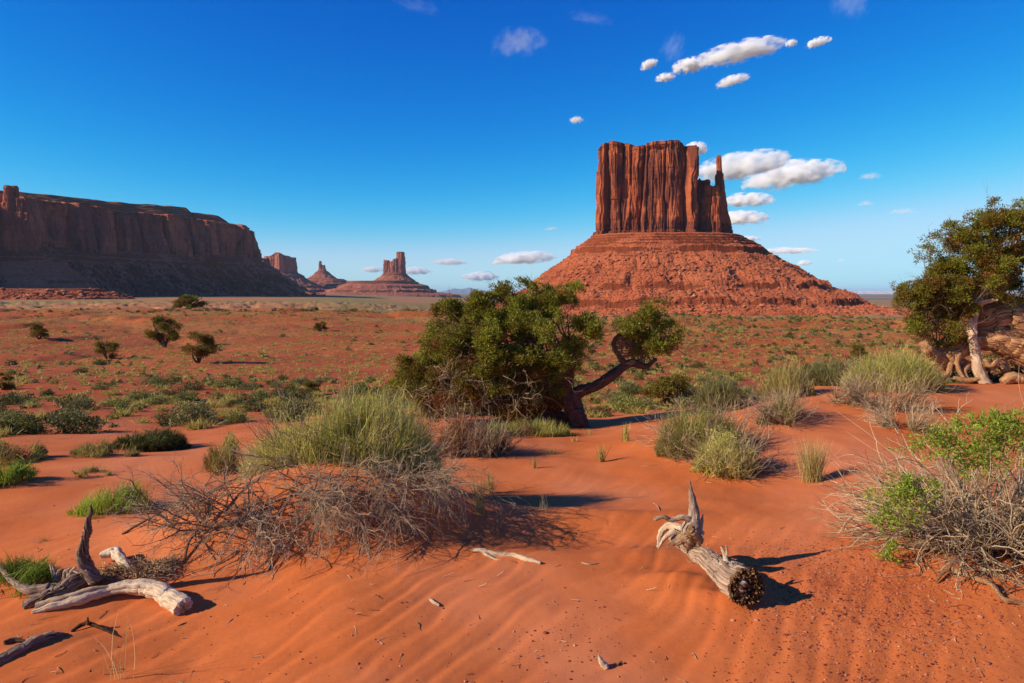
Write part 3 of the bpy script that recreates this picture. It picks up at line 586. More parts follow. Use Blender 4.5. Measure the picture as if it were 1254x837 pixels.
def far_buttes():
    def blk(root, base, D, px0, px1, pyt, pyb, depth, seed, flute=6, fs=22, tops=None, name='cliff', rows=70, taper=.04):
        a = (px1-px0)/2/F_PX*D; c = ((px0+px1)/2-CXP)/F_PX*D
        P = respace(outline(c, D, a, depth, 260, 0, 3.0), 260)
        zt = zy(pyt, D)
        if tops is not None:
            pp = CXP+P[:, 0]/P[:, 1]*F_PX; zt = zy(np.interp(pp, tops[0], tops[1]), D)
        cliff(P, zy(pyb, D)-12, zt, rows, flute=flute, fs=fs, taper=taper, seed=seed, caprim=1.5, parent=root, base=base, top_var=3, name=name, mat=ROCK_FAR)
    def tal(root, base, D, c, hw, pyt, pyf, width, seed, prof=PROF, name='talus_slope', depth=60, zf=None):
        P = respace(outline((c-CXP)/F_PX*D, D, hw/F_PX*D, depth, 500, 0, 2.4), 500)
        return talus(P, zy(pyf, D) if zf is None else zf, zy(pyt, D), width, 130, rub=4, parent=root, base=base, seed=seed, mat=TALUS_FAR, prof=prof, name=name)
    def mk(px, D, label, cat='butte'):
        b = np.array([(px-CXP)/F_PX*D, D, -5.0]); return link('sandstone_butte', None, loc=b, label=label, cat=cat), b
    # lit needle beside the end of the mesa
    r, b = mk(320, 3700, 'thin sunlit rock needles rising just beyond the end of the long mesa', 'rock spire')
    blk(r, b, 3700, 314.5, 318, 297, 330, 12, 61, 3, 12, name='spire'); blk(r, b, 3700, 318, 321, 306, 330, 12, 62, 3, 12, name='spire')
    blk(r, b, 3720, 321, 331, 317, 333, 40, 63, 5, 18); tal(r, b, 3720, 322, 10, 326, 362, 300, 64)
    # square block butte, purple in the distance
    r, b = mk(346, 5200, 'square flat-topped distant butte, purplish, between the long mesa and the two-pronged small butte')
    blk(r, b, 5200, 330, 361.5, 314, 336, 130, 65, 9, 40, tops=([329, 334, 338, 343, 347, 352, 362], [315, 314, 311, 310.5, 312, 314, 315.5]))
    tal(r, b, 5200, 346, 15, 333, 362, 420, 66, depth=120)
    # small two-pronged butte
    r, b = mk(396, 6000, 'small distant butte with two short prongs on a low stepped cone')
    blk(r, b, 6000, 392, 395.6, 320, 336, 18, 67, 3, 14, name='spire'); blk(r, b, 6000, 395.2, 399.5, 325, 336, 18, 68, 3, 14, name='spire'); blk(r, b, 6000, 390.5, 400.5, 330, 338, 26, 69, 4, 18)
    tal(r, b, 6000, 396, 5, 332, 347, 190, 70, depth=30); tal(r, b, 6000, 398, 22, 342, 360, 330, 71, depth=140, name='ledge')
    # castle-like butte
    r, b = mk(485, 5000, 'castle-shaped distant butte with a tall tower at one end, on a wide stepped platform')
    blk(r, b, 5000, 471, 478, 319, 340, 50, 72, 5, 22); blk(r, b, 5000, 476, 490, 319, 340, 55, 73, 6, 24, tops=([476, 481, 482, 486, 490], [322, 321, 318, 317, 316])); blk(r, b, 5000, 487, 496.3, 309, 340, 50, 74, 5, 22, name='tower')
    tal(r, b, 5000, 484, 11, 334, 350, 170, 75, depth=60)
    tal(r, b, 5000, 468, 38, 344.5, 361, 330, 76, depth=200, name='platform', prof=PLAT)
    # low stepped bench joining them
    base = np.array([(440-CXP)/F_PX*5600, 5600, -5.0]); r2 = link('sandstone_bench', None, loc=base, label='long low stepped rock bench running beneath the distant buttes', cat='rock ledge')
    tal(r2, base, 5600, 425, 62, 348, 361, 330, 77, depth=150, name='ledge', prof=PLAT)
    # pale plateau and blue mountains on the horizon
    def ridge(name, D, p0, p1, pys, mat, thick, seed):
        n = 240; pp = np.linspace(p0, p1, n); x = (pp-CXP)/F_PX*D; zt = zy(np.interp(pp, *pys), D)+0*x
        zt = -60+(zt+60)*(1+.06*fbm(pp/7, seed, 0, 3)); g = []
        for dy, f in ((-thick, 0), (-thick*.55, .35), (-thick*.4, .8), (-thick*.2, 1.0), (thick*.3, 1.0), (thick, 0)):
            g.append(np.stack([x, D+dy+thick*.15*fbm(pp/9, seed+f*3, 1, 3), -60+(zt+60)*f], -1))
        V = np.vstack(g); me = mesh_from(name, V, [grid_faces(6, n)], mat, False); link(name, me, kind='structure')
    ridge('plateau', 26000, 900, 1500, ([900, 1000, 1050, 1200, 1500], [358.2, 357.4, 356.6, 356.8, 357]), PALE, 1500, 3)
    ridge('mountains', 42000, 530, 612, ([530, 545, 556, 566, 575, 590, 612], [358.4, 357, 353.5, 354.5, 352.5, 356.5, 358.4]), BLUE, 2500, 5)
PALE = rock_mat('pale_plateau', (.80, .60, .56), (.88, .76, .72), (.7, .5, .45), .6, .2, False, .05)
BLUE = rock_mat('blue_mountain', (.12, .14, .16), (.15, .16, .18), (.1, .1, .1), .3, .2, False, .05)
far_buttes()

# ---- desert air
def haze():
    m, n, l = newmat('haze_air'); n.remove(n['Principled BSDF'])
    v = n.new('ShaderNodeVolumePrincipled'); v.inputs['Color'].default_value = (.50, .74, 1.0, 1); v.inputs['Density'].default_value = HAZE_D; v.inputs['Anisotropy'].default_value = 0.0
    l.new(v.outputs[0], n['Material Output'].inputs['Volume'])
    z0, z1, s = -75.0, 420.0, 92000.0
    V = np.array([[x, y, z] for z in (z0, z1) for y in (-s, s) for x in (-s, s)], float)
    F = np.array([[0, 2, 3, 1], [4, 5, 7, 6], [0, 1, 5, 4], [2, 6, 7, 3], [0, 4, 6, 2], [1, 3, 7, 5]])
    link('haze', mesh_from('haze', V, [F], m), kind='stuff')
HAZE_D = 1.6e-5
haze()
# ---------------------------------------------------------------- plants: vectorised builders
def unit(v): return v/(np.linalg.norm(v, axis=-1, keepdims=True)+1e-9)
def leaves(g, p, d, L, W, tint, rs, fold=0.0):
    n = len(p); d = unit(d); s = unit(np.cross(d, rs.normal(size=(n, 3)))); L = np.broadcast_to(L, (n,))[:, None]; W = np.broadcast_to(W, (n,))[:, None]
    nn = np.cross(d, s)
    V = np.stack([p, p+d*L*.45+s*W*.5, p+d*L+nn*L*fold, p+d*L*.45-s*W*.5], 1)
    g.add(V.reshape(-1, 3), np.arange(4*n).reshape(n, 4), np.repeat(np.broadcast_to(tint, (n,)), 4))
def clumps(g, c, rad, k, L, W, tint, rs, up=.35, outc=None, jt=.12):
    """k small sprigs in each clump around centres c (n,3)"""
    n = len(c); rad = np.broadcast_to(rad, (n,))
    q = unit(rs.normal(size=(n, k, 3))); rr = rad[:, None]*(rs.rand(n, k)**.6)
    p = c[:, None]+q*rr[..., None]*np.array([1, 1, .85])
    d = q*.9+np.array([0, 0, up])+.35*rs.normal(size=(n, k, 3))
    if outc is not None: d = d+.5*unit(c-outc)[:, None]
    t = np.clip(np.broadcast_to(tint, (n,))[:, None]+jt*rs.normal(size=(n, k)), 0, 1)
    leaves(g, p.reshape(-1, 3), d.reshape(-1, 3), (L*(.6+.8*rs.rand(n*k))), W*(.7+.6*rs.rand(n*k)), t.ravel(), rs)
def grow(start, d, length, m, wander, grav, rs, floor=None, curl=0.0):
    n = len(start); P = np.zeros((n, m, 3)); P[:, 0] = start; d = unit(d.copy()); length = np.broadcast_to(length, (n,))
    ax = rs.normal(size=(n, 3))*curl
    for i in range(1, m):
        d = unit(d+wander*rs.normal(size=(n, 3))+np.array([0, 0, grav])+np.cross(ax, d))
        q = P[:, i-1]+d*(length/(m-1))[:, None]
        if floor is not None:
            h = height(q[:, 0], q[:, 1], False)+floor; low = q[:, 2] < h; q[low, 2] = h[low]
        P[:, i] = q
    return P
def branch(P, k, rs, lo=.2, hi=1.0, spread=.7, up=0.0):
    n, m, _ = P.shape; idx = np.repeat(np.arange(n), k); t = lo+(hi-lo)*rs.rand(n*k); f = t*(m-1); i = np.minimum(f.astype(int), m-2); a = (f-i)[:, None]
    s = P[idx, i]*(1-a)+P[idx, i+1]*a; d = unit(P[idx, i+1]-P[idx, i])+spread*unit(rs.normal(size=(n*k, 3)))+np.array([0, 0, up])
    return s, d
def strands(g, P, r0, r1, tint, sides=3, rs=None):
    n, m, _ = P.shape; T = np.gradient(P, axis=1); T = unit(T); ref = np.array([.31, .52, .79]); A = unit(np.cross(T, ref)); B = np.cross(T, A)
    r0 = np.broadcast_to(r0, (n,)); r1 = np.broadcast_to(r1, (n,)); t = np.linspace(0, 1, m)
    rad = r0[:, None]*(1-t)+r1[:, None]*t
    th = np.arange(sides)/sides*2*np.pi
    V = P[:, :, None]+rad[:, :, None, None]*(np.cos(th)[:, None]*A[:, :, None]+np.sin(th)[:, None]*B[:, :, None])
    f = grid_faces(m, sides, True); F = (f[None]+(np.arange(n)*m*sides)[:, None, None]).reshape(-1, 4)
    L = np.cumsum(np.concatenate([np.zeros((n, 1)), np.linalg.norm(np.diff(P, axis=1), axis=2)], 1), 1)
    uv = np.stack(np.broadcast_arrays((th/6.28)[None, None], L[:, :, None]), -1).reshape(-1, 2)
    g.add(V.reshape(-1, 3), F, np.repeat(np.broadcast_to(tint, (n,)), m*sides), uv)
def blades(g, root, d, L, W, bend, tint, rs, m=4):
    """flat tapering grass blades and thin green stems"""
    n = len(root); d = unit(d); L = np.broadcast_to(L, (n,)); W = np.broadcast_to(W, (n,))
    s = unit(np.cross(d, rs.normal(size=(n, 3)))); b = rs.normal(size=(n, 3)); b[:, 2] = -.3; b = unit(b)
    t = np.linspace(0, 1, m)
    C = root[:, None]+d[:, None]*(L[:, None]*t)[..., None]+b[:, None]*(np.broadcast_to(bend, (n,))[:, None]*L[:, None]*t**2)[..., None]
    w = W[:, None]*np.array([.8, 1, .7, .12])[:m] if m == 4 else W[:, None]*np.linspace(1, .12, m)
    V = np.stack([C-s[:, None]*w[..., None]*.5, C+s[:, None]*w[..., None]*.5], 2)       # n m 2 3
    i = np.arange(m-1)[None]*2+(np.arange(n)*m*2)[:, None]
    F = np.stack([i, i+1, i+3, i+2], -1).reshape(-1, 4)
    g.add(V.reshape(-1, 3), F, np.repeat(np.broadcast_to(tint, (n,)), m*2))

JUNI = leaf_mat('juniper_foliage', [(0.0, (.26, .09, .028)), (.25, (.21, .125, .02)), (.45, (.155, .145, .014)), (.7, (.23, .235, .02)), (1.0, (.40, .40, .045))], .3)
GREEN = leaf_mat('rabbitbrush_green', [(0.0, (.24, .12, .05)), (.22, (.28, .20, .06)), (.45, (.34, .33, .075)), (.7, (.56, .51, .12)), (1.0, (.76, .64, .22))], .4)
BRIGHT = leaf_mat('fresh_green', [(0.0, (.12, .15, .02)), (.5, (.26, .36, .035)), (1.0, (.50, .54, .08))], .4)
SAGE = leaf_mat('sage_leaves', [(0.0, (.12, .085, .04)), (.5, (.19, .18, .06)), (1.0, (.34, .31, .11))], .25)
DARKG = leaf_mat('dark_shrub_leaves', [(0.0, (.05, .04, .015)), (.5, (.085, .09, .018)), (1.0, (.16, .16, .03))], .2)
STRAW = leaf_mat('dry_straw', [(0.0, (.30, .24, .06)), (.5, (.48, .38, .12)), (1.0, (.68, .56, .28))], .35)
RUST = leaf_mat('rusty_dry_stems', [(0.0, (.14, .05, .02)), (.5, (.26, .11, .04)), (1.0, (.40, .22, .09))], .25)
TUFT = leaf_mat('tuft_grass', [(0.0, (.24, .20, .05)), (.5, (.44, .36, .08)), (1.0, (.62, .48, .14))], .3)
TWIG = wood_mat('dead_twigs', (.09, .045, .03), (.26, .155, .085), (.60, .44, .27), 30, .3)
FIBRE = wood_mat('bark_fibre', (.16, .07, .03), (.44, .25, .11), (.72, .48, .25), 30, .3)
TWIG_PALE = wood_mat('pale_twigs', (.15, .075, .04), (.36, .23, .12), (.72, .57, .36), 30, .3)
BARK = wood_mat('juniper_bark', (.05, .026, .018), (.13, .065, .042), (.25, .14, .09), 40, .8)
GREYWOOD = wood_mat('grey_driftwood', (.07, .04, .03), (.34, .22, .15), (.66, .50, .37), 60, 1.0)
PALEWOOD = wood_mat('pale_driftwood', (.20, .10, .05), (.54, .35, .20), (.82, .64, .44), 60, .8)
ORANGEWOOD = wood_mat('bare_orange_wood', (.09, .035, .016), (.34, .16, .07), (.60, .35, .18), 50, 1.0)
ROT = wood_mat('rotten_wood', (.05, .02, .01), (.20, .085, .03), (.42, .22, .10), 40, .8)

def mpp(D): return D/F_PX
def ell(px, py, rx, ry, D, dd=0, dr=None):
    c = at(px, py, D+dd); return c, np.array([rx*mpp(D), (dr if dr is not None else (rx+ry)*.5)*mpp(D), ry*mpp(D)])
LOBE = .17
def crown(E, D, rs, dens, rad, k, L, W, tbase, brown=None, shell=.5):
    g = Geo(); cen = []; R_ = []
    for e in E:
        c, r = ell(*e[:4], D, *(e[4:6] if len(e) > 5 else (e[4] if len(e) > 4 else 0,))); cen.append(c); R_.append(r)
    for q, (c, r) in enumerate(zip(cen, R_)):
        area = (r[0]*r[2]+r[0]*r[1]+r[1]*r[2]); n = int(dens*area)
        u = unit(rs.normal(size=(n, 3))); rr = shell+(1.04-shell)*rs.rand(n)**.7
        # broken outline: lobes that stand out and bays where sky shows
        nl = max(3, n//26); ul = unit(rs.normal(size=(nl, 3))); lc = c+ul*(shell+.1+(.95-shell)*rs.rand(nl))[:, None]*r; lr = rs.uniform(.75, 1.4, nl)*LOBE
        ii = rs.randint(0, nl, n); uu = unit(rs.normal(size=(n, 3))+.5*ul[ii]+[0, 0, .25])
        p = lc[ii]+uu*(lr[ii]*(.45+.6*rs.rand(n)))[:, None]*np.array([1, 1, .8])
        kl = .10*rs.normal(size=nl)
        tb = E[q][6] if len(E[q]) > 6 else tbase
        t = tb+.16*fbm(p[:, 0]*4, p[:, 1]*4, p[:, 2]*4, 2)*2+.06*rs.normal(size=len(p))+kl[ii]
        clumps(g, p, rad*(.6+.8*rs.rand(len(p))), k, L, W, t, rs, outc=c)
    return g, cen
def limb(g, pts, D, n=50, sides=18, seed=1, **kw):
    """pts rows (px, py, radius px, depth offset)"""
    P = [np.append(at(p[0], p[1], D+(p[3] if len(p) > 3 else 0)), p[2]*mpp(D)) for p in pts]
    return wood(g, P, n, sides, seed=seed, **kw)
def boughs(g, src, targets, rs, r0, k=3, wob=.12, sub=4, tint=.4):
    """crooked boughs from points on the limbs to the middle of each foliage mass, with bare twigs"""
    for c in targets:
        for _ in range(k):
            s = src[rs.randint(len(src))]; e = s+(c-s)*.92+rs.normal(size=3)*.06*np.linalg.norm(c-s)
            m = 12; t = np.linspace(0, 1, m)[:, None]; L = np.linalg.norm(e-s)
            P = s*(1-t)+e*t+np.array([0, 0, -1])*L*.18*np.sin(t*np.pi)*rs.uniform(-.6, 1)
            P = P+wob*L*fbm(t*3+rs.rand()*50, np.array([[0., 7, 14]]), 0, 2)*np.sin(t*np.pi)*1.5
            tube(g, P, np.linspace(r0, r0*.3, m), 6, tint)
            s2, d2 = branch(P[None], sub, rs, .3, 1, .9); Q = grow(s2, d2, L*.35, 6, .3, .02, rs); strands(g, Q, r0*.3, r0*.08, tint, 4)
            s3, d3 = branch(Q, 3, rs, .3, 1, .9); Q2 = grow(s3, d3, L*.16, 5, .35, .02, rs); strands(g, Q2, r0*.12, r0*.04, tint, 3)

# ---------------------------------------------------------------- the large juniper in the middle
def big_juniper():
    rs = np.random.RandomState(11); b = ground_pt(706, 522); D = b[1]; base = b
    root = link('juniper_tree', None, loc=base, label='broad bushy juniper with a low limb reaching out to a separate small crown', cat='tree')
    g = Geo(); src = []
    for i, pts in enumerate([
        [(709, 532, 15, 0), (704, 508, 12, 0), (698, 488, 12, .02), (682, 470, 10, .1), (665, 440, 7, .2), (650, 405, 4, .2)],
        [(697, 492, 9, 0), (712, 479, 7, -.05), (733, 471, 6, -.1), (756, 455, 5.5, -.1), (774, 445, 5, -.1), (790, 449, 3.6, -.05), (804, 440, 2, 0)],
        [(768, 448, 4.5, -.1), (758, 437, 3, -.15), (752, 425, 2.6, -.2), (753, 416, 2.2, -.2), (760, 409, 1.8, -.15)],
        [(690, 495, 11, .1), (660, 480, 9, 0), (630, 465, 6, -.2), (590, 450, 4, -.3)],
        [(700, 520, 10, .1), (680, 510, 8, .2), (650, 500, 6, .1), (610, 500, 4, -.1)],
        [(690, 480, 9, 0), (698, 450, 6, -.2), (702, 420, 4, -.3)],
        [(718, 535, 8, -.1), (712, 520, 9, -.1), (704, 500, 8, -.05)]]):
        P, r = limb(g, pts, D, 50, 20, seed=i+1, groove=.35, a=.35, twist=2.5)
        src.append(P[len(P)//4:])
    link('trunk', g.mesh('trunk', BARK, True, base), root)
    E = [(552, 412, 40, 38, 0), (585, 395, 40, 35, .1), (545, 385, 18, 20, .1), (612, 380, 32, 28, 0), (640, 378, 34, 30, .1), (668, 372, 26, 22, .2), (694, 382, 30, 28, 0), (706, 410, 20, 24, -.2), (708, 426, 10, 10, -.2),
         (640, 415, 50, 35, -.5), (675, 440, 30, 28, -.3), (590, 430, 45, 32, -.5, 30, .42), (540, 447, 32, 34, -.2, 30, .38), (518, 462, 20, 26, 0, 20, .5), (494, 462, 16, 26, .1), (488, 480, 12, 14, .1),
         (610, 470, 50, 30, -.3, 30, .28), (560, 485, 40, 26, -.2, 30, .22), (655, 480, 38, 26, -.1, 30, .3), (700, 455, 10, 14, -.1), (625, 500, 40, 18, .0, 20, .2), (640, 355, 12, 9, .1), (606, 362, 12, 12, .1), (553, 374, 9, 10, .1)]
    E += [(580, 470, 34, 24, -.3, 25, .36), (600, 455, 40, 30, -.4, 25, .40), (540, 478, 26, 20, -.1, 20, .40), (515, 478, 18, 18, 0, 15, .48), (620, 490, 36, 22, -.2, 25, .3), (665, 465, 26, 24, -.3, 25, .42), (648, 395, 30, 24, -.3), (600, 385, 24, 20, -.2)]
    E2 = [(790, 402, 26, 20, 0), (812, 411, 20, 14, 0), (774, 396, 16, 13, -.1), (800, 388, 15, 13, .1), (800, 424, 24, 10, -.1), (784, 430, 12, 8, -.1), (764, 402, 9, 10, 0), (824, 415, 11, 8, 0), (775, 415, 12, 12, .1), (806, 380, 8, 7, .1)]
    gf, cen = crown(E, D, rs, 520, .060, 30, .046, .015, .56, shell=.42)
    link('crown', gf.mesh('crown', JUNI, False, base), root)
    gf2, cen2 = crown(E2, D, rs, 560, .055, 30, .044, .014, .54, shell=.3)
    link('limb_crown', gf2.mesh('limb_crown', JUNI, False, base), root)
    g2 = Geo(); S = np.concatenate([src[0], src[3], src[4], src[5]]); boughs(g2, S, cen, rs, .022, 3, sub=4, tint=.25)
    boughs(g2, np.concatenate([src[1][20:], src[2]]), cen2, rs, .018, 3, tint=.3)
    # tangle of bare twigs on the shaded lower side
    for (px, py, n) in ((560, 455, 26), (600, 470, 30), (545, 490, 30), (640, 480, 26), (590, 500, 26), (650, 450, 16), (520, 475, 14)):
        c = at(px, py, D-.55)+rs.normal(size=(n, 3))*np.array([.22, .2, .14]); dd = rs.normal(size=(n, 3)); P = grow(c, dd, .55, 9, .38, -.02, rs)
        strands(g2, P, .006, .002, .35+.4*rs.rand(n), 3); s, d = branch(P, 4, rs, .2, 1, .9); strands(g2, grow(s, d, .22, 6, .35, 0, rs), .003, .001, .5, 3)
    link('branches', g2.mesh('branches', TWIG, False, base), root)
big_juniper()

# ---------------------------------------------------------------- the old juniper on the ridge
def right_juniper():
    rs = np.random.RandomState(23); b = ground_pt(1200, 470); D = b[1]; base = b
    root = link('juniper_tree', None, loc=base, label='juniper with a thick bare twisted trunk and pale upright stem, on the dune ridge', cat='tree')
    g = Geo(); src = []
    for i, pts in enumerate([
        [(1208, 473, 7, 0), (1199, 455, 6, 0), (1194, 430, 5.2, 0), (1190, 405, 5, 0), (1192, 385, 5.5, .05), (1200, 360, 8, .1), (1208, 330, 6, .2), (1212, 300, 4, .2)],
        [(1176, 382, 5, .05), (1183, 392, 6, .05), (1190, 410, 6, 0)],
        [(1192, 372, 4, 0), (1205, 370, 3, -.1), (1222, 367, 2, -.2)]]):
        P, r = limb(g, pts, D, 56, 18, seed=i+31, groove=.3, a=.6, twist=1.5); src.append(P[len(P)//2:])
    link('stem', g.mesh('stem', PALEWOOD2, True, base), root)
    g = Geo()
    for i, pts in enumerate([
        [(1330, 470, 44, .5), (1290, 430, 42, .4), (1255, 405, 32, .3), (1225, 392, 22, .3), (1205, 392, 17, .3), (1190, 400, 13, .35), (1172, 418, 13, .3), (1156, 430, 12, .3), (1140, 437, 11, .2)],
        [(1340, 500, 30, .1), (1290, 450, 26, .1), (1250, 425, 20, .1), (1220, 415, 15, .12), (1196, 418, 11, .2), (1176, 430, 9, .2), (1160, 442, 8, .1)],
        [(1130, 418, 4.5, 0), (1136, 428, 6, 0), (1144, 436, 7, .1), (1160, 444, 8, .2), (1180, 446, 6, .2)],
        [(1345, 430, 26, .8), (1290, 400, 22, .8), (1250, 380, 16, .8), (1222, 372, 10, .7), (1210, 366, 7, .5)]]):
        P, r = limb(g, pts, D, 110, 90, seed=i+41, groove=.22, a=.5, twist=.8, lump=.10, gf=4.5); src.append(P[len(P)//3:])
    link('fallen_trunk', g.mesh('fallen_trunk', ORANGEWOOD, True, base), root)
    g = Geo()
    for i, pts in enumerate([[(1186, 445, 4, .1), (1181, 456, 3, 0), (1187, 468, 2.5, -.1)], [(1174, 432, 3.5, 0), (1172, 448, 3, 0), (1180, 463, 2, -.1)], [(1168, 463, 2, -.1), (1185, 466, 3, -.15), (1200, 464, 2, -.2)],
                             [(1205, 440, 3, -.05), (1213, 448, 3, -.1), (1222, 440, 2, -.15)], [(1210, 452, 4, .1), (1225, 445, 6, .1), (1232, 456, 5, 0)], [(1165, 445, 3, 0), (1160, 458, 2.5, 0), (1150, 468, 2, -.1)], [(1228, 468, 5, -.2), (1240, 462, 6, -.2), (1256, 466, 6, -.2)]]):
        limb(g, pts, D, 30, 12, seed=i+61, groove=.3, a=.55)
    link('roots', g.mesh('roots', ORANGEWOOD, True, base), root)
    E = [(1215, 285, 38, 30, .1), (1240, 275, 30, 24, .3), (1190, 300, 24, 22, 0), (1206, 264, 16, 12, .1), (1222, 258, 14, 9, .1), (1262, 300, 40, 40, .4), (1163, 283, 10, 9, 0), (1150, 293, 8, 8, 0), (1174, 275, 6, 7, 0, 6, .3), (1165, 300, 12, 12, 0, 10, .25),
         (1150, 318, 18, 10, 0), (1135, 310, 9, 6, 0), (1170, 330, 28, 16, 0), (1205, 330, 36, 30, -.2), (1245, 335, 34, 28, 0), (1150, 350, 28, 18, 0), (1140, 365, 30, 20, -.1, 20, .42), (1128, 388, 18, 14, 0, 14, .40), (1160, 385, 26, 20, -.1, 20, .38), (1125, 360, 20, 14, 0), (1108, 357, 8, 6, 0), (1104, 380, 7, 6, 0, 6, .4), (1118, 378, 14, 12, 0, 12, .45),
         (1145, 380, 26, 18, .1, 20, .42), (1175, 360, 28, 22, -.1), (1165, 395, 24, 16, .1, 20, .38), (1135, 400, 14, 12, .1, 10, .42), (1155, 415, 20, 9, .2, 12, .45), (1215, 355, 26, 14, -.1, 20, .40), (1260, 360, 30, 30, .6, 30, .4), (1236, 390, 20, 20, 1.0, 20, .4), (1220, 340, 10, 8, -.5, 8, .12)]
    gf, cen = crown(E, D, rs, 620, .058, 28, .044, .014, .43, shell=.35)
    link('crown', gf.mesh('crown', JUNI, False, base), root)
    g2 = Geo(); boughs(g2, np.concatenate([src[0], src[0], src[-1][-20:], src[3][-30:]]), cen, rs, .016, 2, sub=3, tint=.35)
    link('branches', g2.mesh('branches', TWIG, False, base), root)
PALEWOOD2 = wood_mat('pale_stem_wood', (.22, .11, .06), (.48, .30, .18), (.70, .52, .36), 50, .8)  # naturally pale bare wood of the upright stem
right_juniper()

# ---------------------------------------------------------------- small junipers on the red slope
def small_tree(px, pyb, w, h, label, seed, group='junipers on the red slope beyond the dunes', shape='tree'):
    rs = np.random.RandomState(seed); b = ground_pt(px, pyb, 20); D = b[1]; s = mpp(D)
    root = link('juniper_tree' if shape == 'tree' else 'juniper_bush', None, loc=b, label=label, cat='tree' if shape == 'tree' else 'bush', group=group)
    g = Geo(); W = w*s; Hh = h*s; src = []
    for k in range(4 if shape == 'tree' else 5):
        a = rs.uniform(0, 6.28); tip = np.array([math.cos(a)*W*.3, math.sin(a)*W*.25, Hh*rs.uniform(.5, .8)])
        P = [(b[0], b[1], b[2]-.1, W*.035), tuple(b+tip*[.3, .3, .35]+[W*.05*rs.normal(), 0, 0])+(W*.025,), tuple(b+tip)+(W*.008,)]
        q, r = wood(g, P, 14, 8, seed=seed+k, groove=.2, a=.3); src.append(q[5:])
    link('trunk', g.mesh('trunk', BARK, True, b), root)
    gc = Geo(); cs = []
    lo = .16 if shape == 'tree' else .0
    for k in range(15):
        a = rs.uniform(0, 6.28); rr = rs.rand()**.5*.36; zc = lo+.10+(.80-lo)*rs.rand()
        rr *= 1.15-.7*max(0, zc-.55)/.45
        c = b+np.array([math.cos(a)*rr*W, math.sin(a)*rr*W, zc*Hh]); rd = np.array([.19*W, .19*W, .13*Hh])*rs.uniform(.45, 1.35)
        n = 70; u = unit(rs.normal(size=(n, 3))); p = c+u*(.3+.75*rs.rand(n))[:, None]*rd
        clumps(gc, p, .045*W, 11, .040*W, .018*W, .34+.1*rs.normal(), rs, outc=c); cs.append(c)
    link('crown', gc.mesh('crown', JUNI if shape == 'tree' else JUNI, False, b), root)
    boughs(g2 := Geo(), np.concatenate(src), cs, rs, W*.006, 1, sub=2, tint=.3); link('branches', g2.mesh('branches', TWIG, False, b), root)
small_tree(243, 445, 42, 38, 'round dark juniper casting a long shadow, the lower of the pair on the slope', 101)
small_tree(202, 426, 42, 40, 'tall dark juniper just uphill of the round one casting a long shadow', 102)
small_tree(131, 440, 27, 27, 'compact conical juniper bush downhill from the tree pair on the red slope', 103, shape='bush')
small_tree(48, 416, 25, 19, 'small rounded juniper bush standing alone near the top of the red slope', 104, shape='bush')
small_tree(232, 378, 38, 17, 'wide low juniper on the crest of the slope, dark against the tan plain', 105, shape='bush')
small_tree(815, 500, 66, 44, 'dark green juniper bush behind the shaded dune edge, right beside the big juniper limb', 106, group='junipers near the dunes', shape='bush')
small_tree(1051, 441, 22, 20, 'small dark juniper bush in the valley between the olive shrubs and the butte', 107, shape='bush')
small_tree(379, 484, 30, 17, 'low dark juniper bush at the foot of the slope, above the tall green bush', 108, shape='bush')
small_tree(392, 406, 18, 12, 'tiny dark juniper bush alone on the upper red slope', 109, shape='bush')
small_tree(5, 478, 24, 22, 'dark juniper bush cut by the left edge of the view low on the slope', 110, shape='bush')
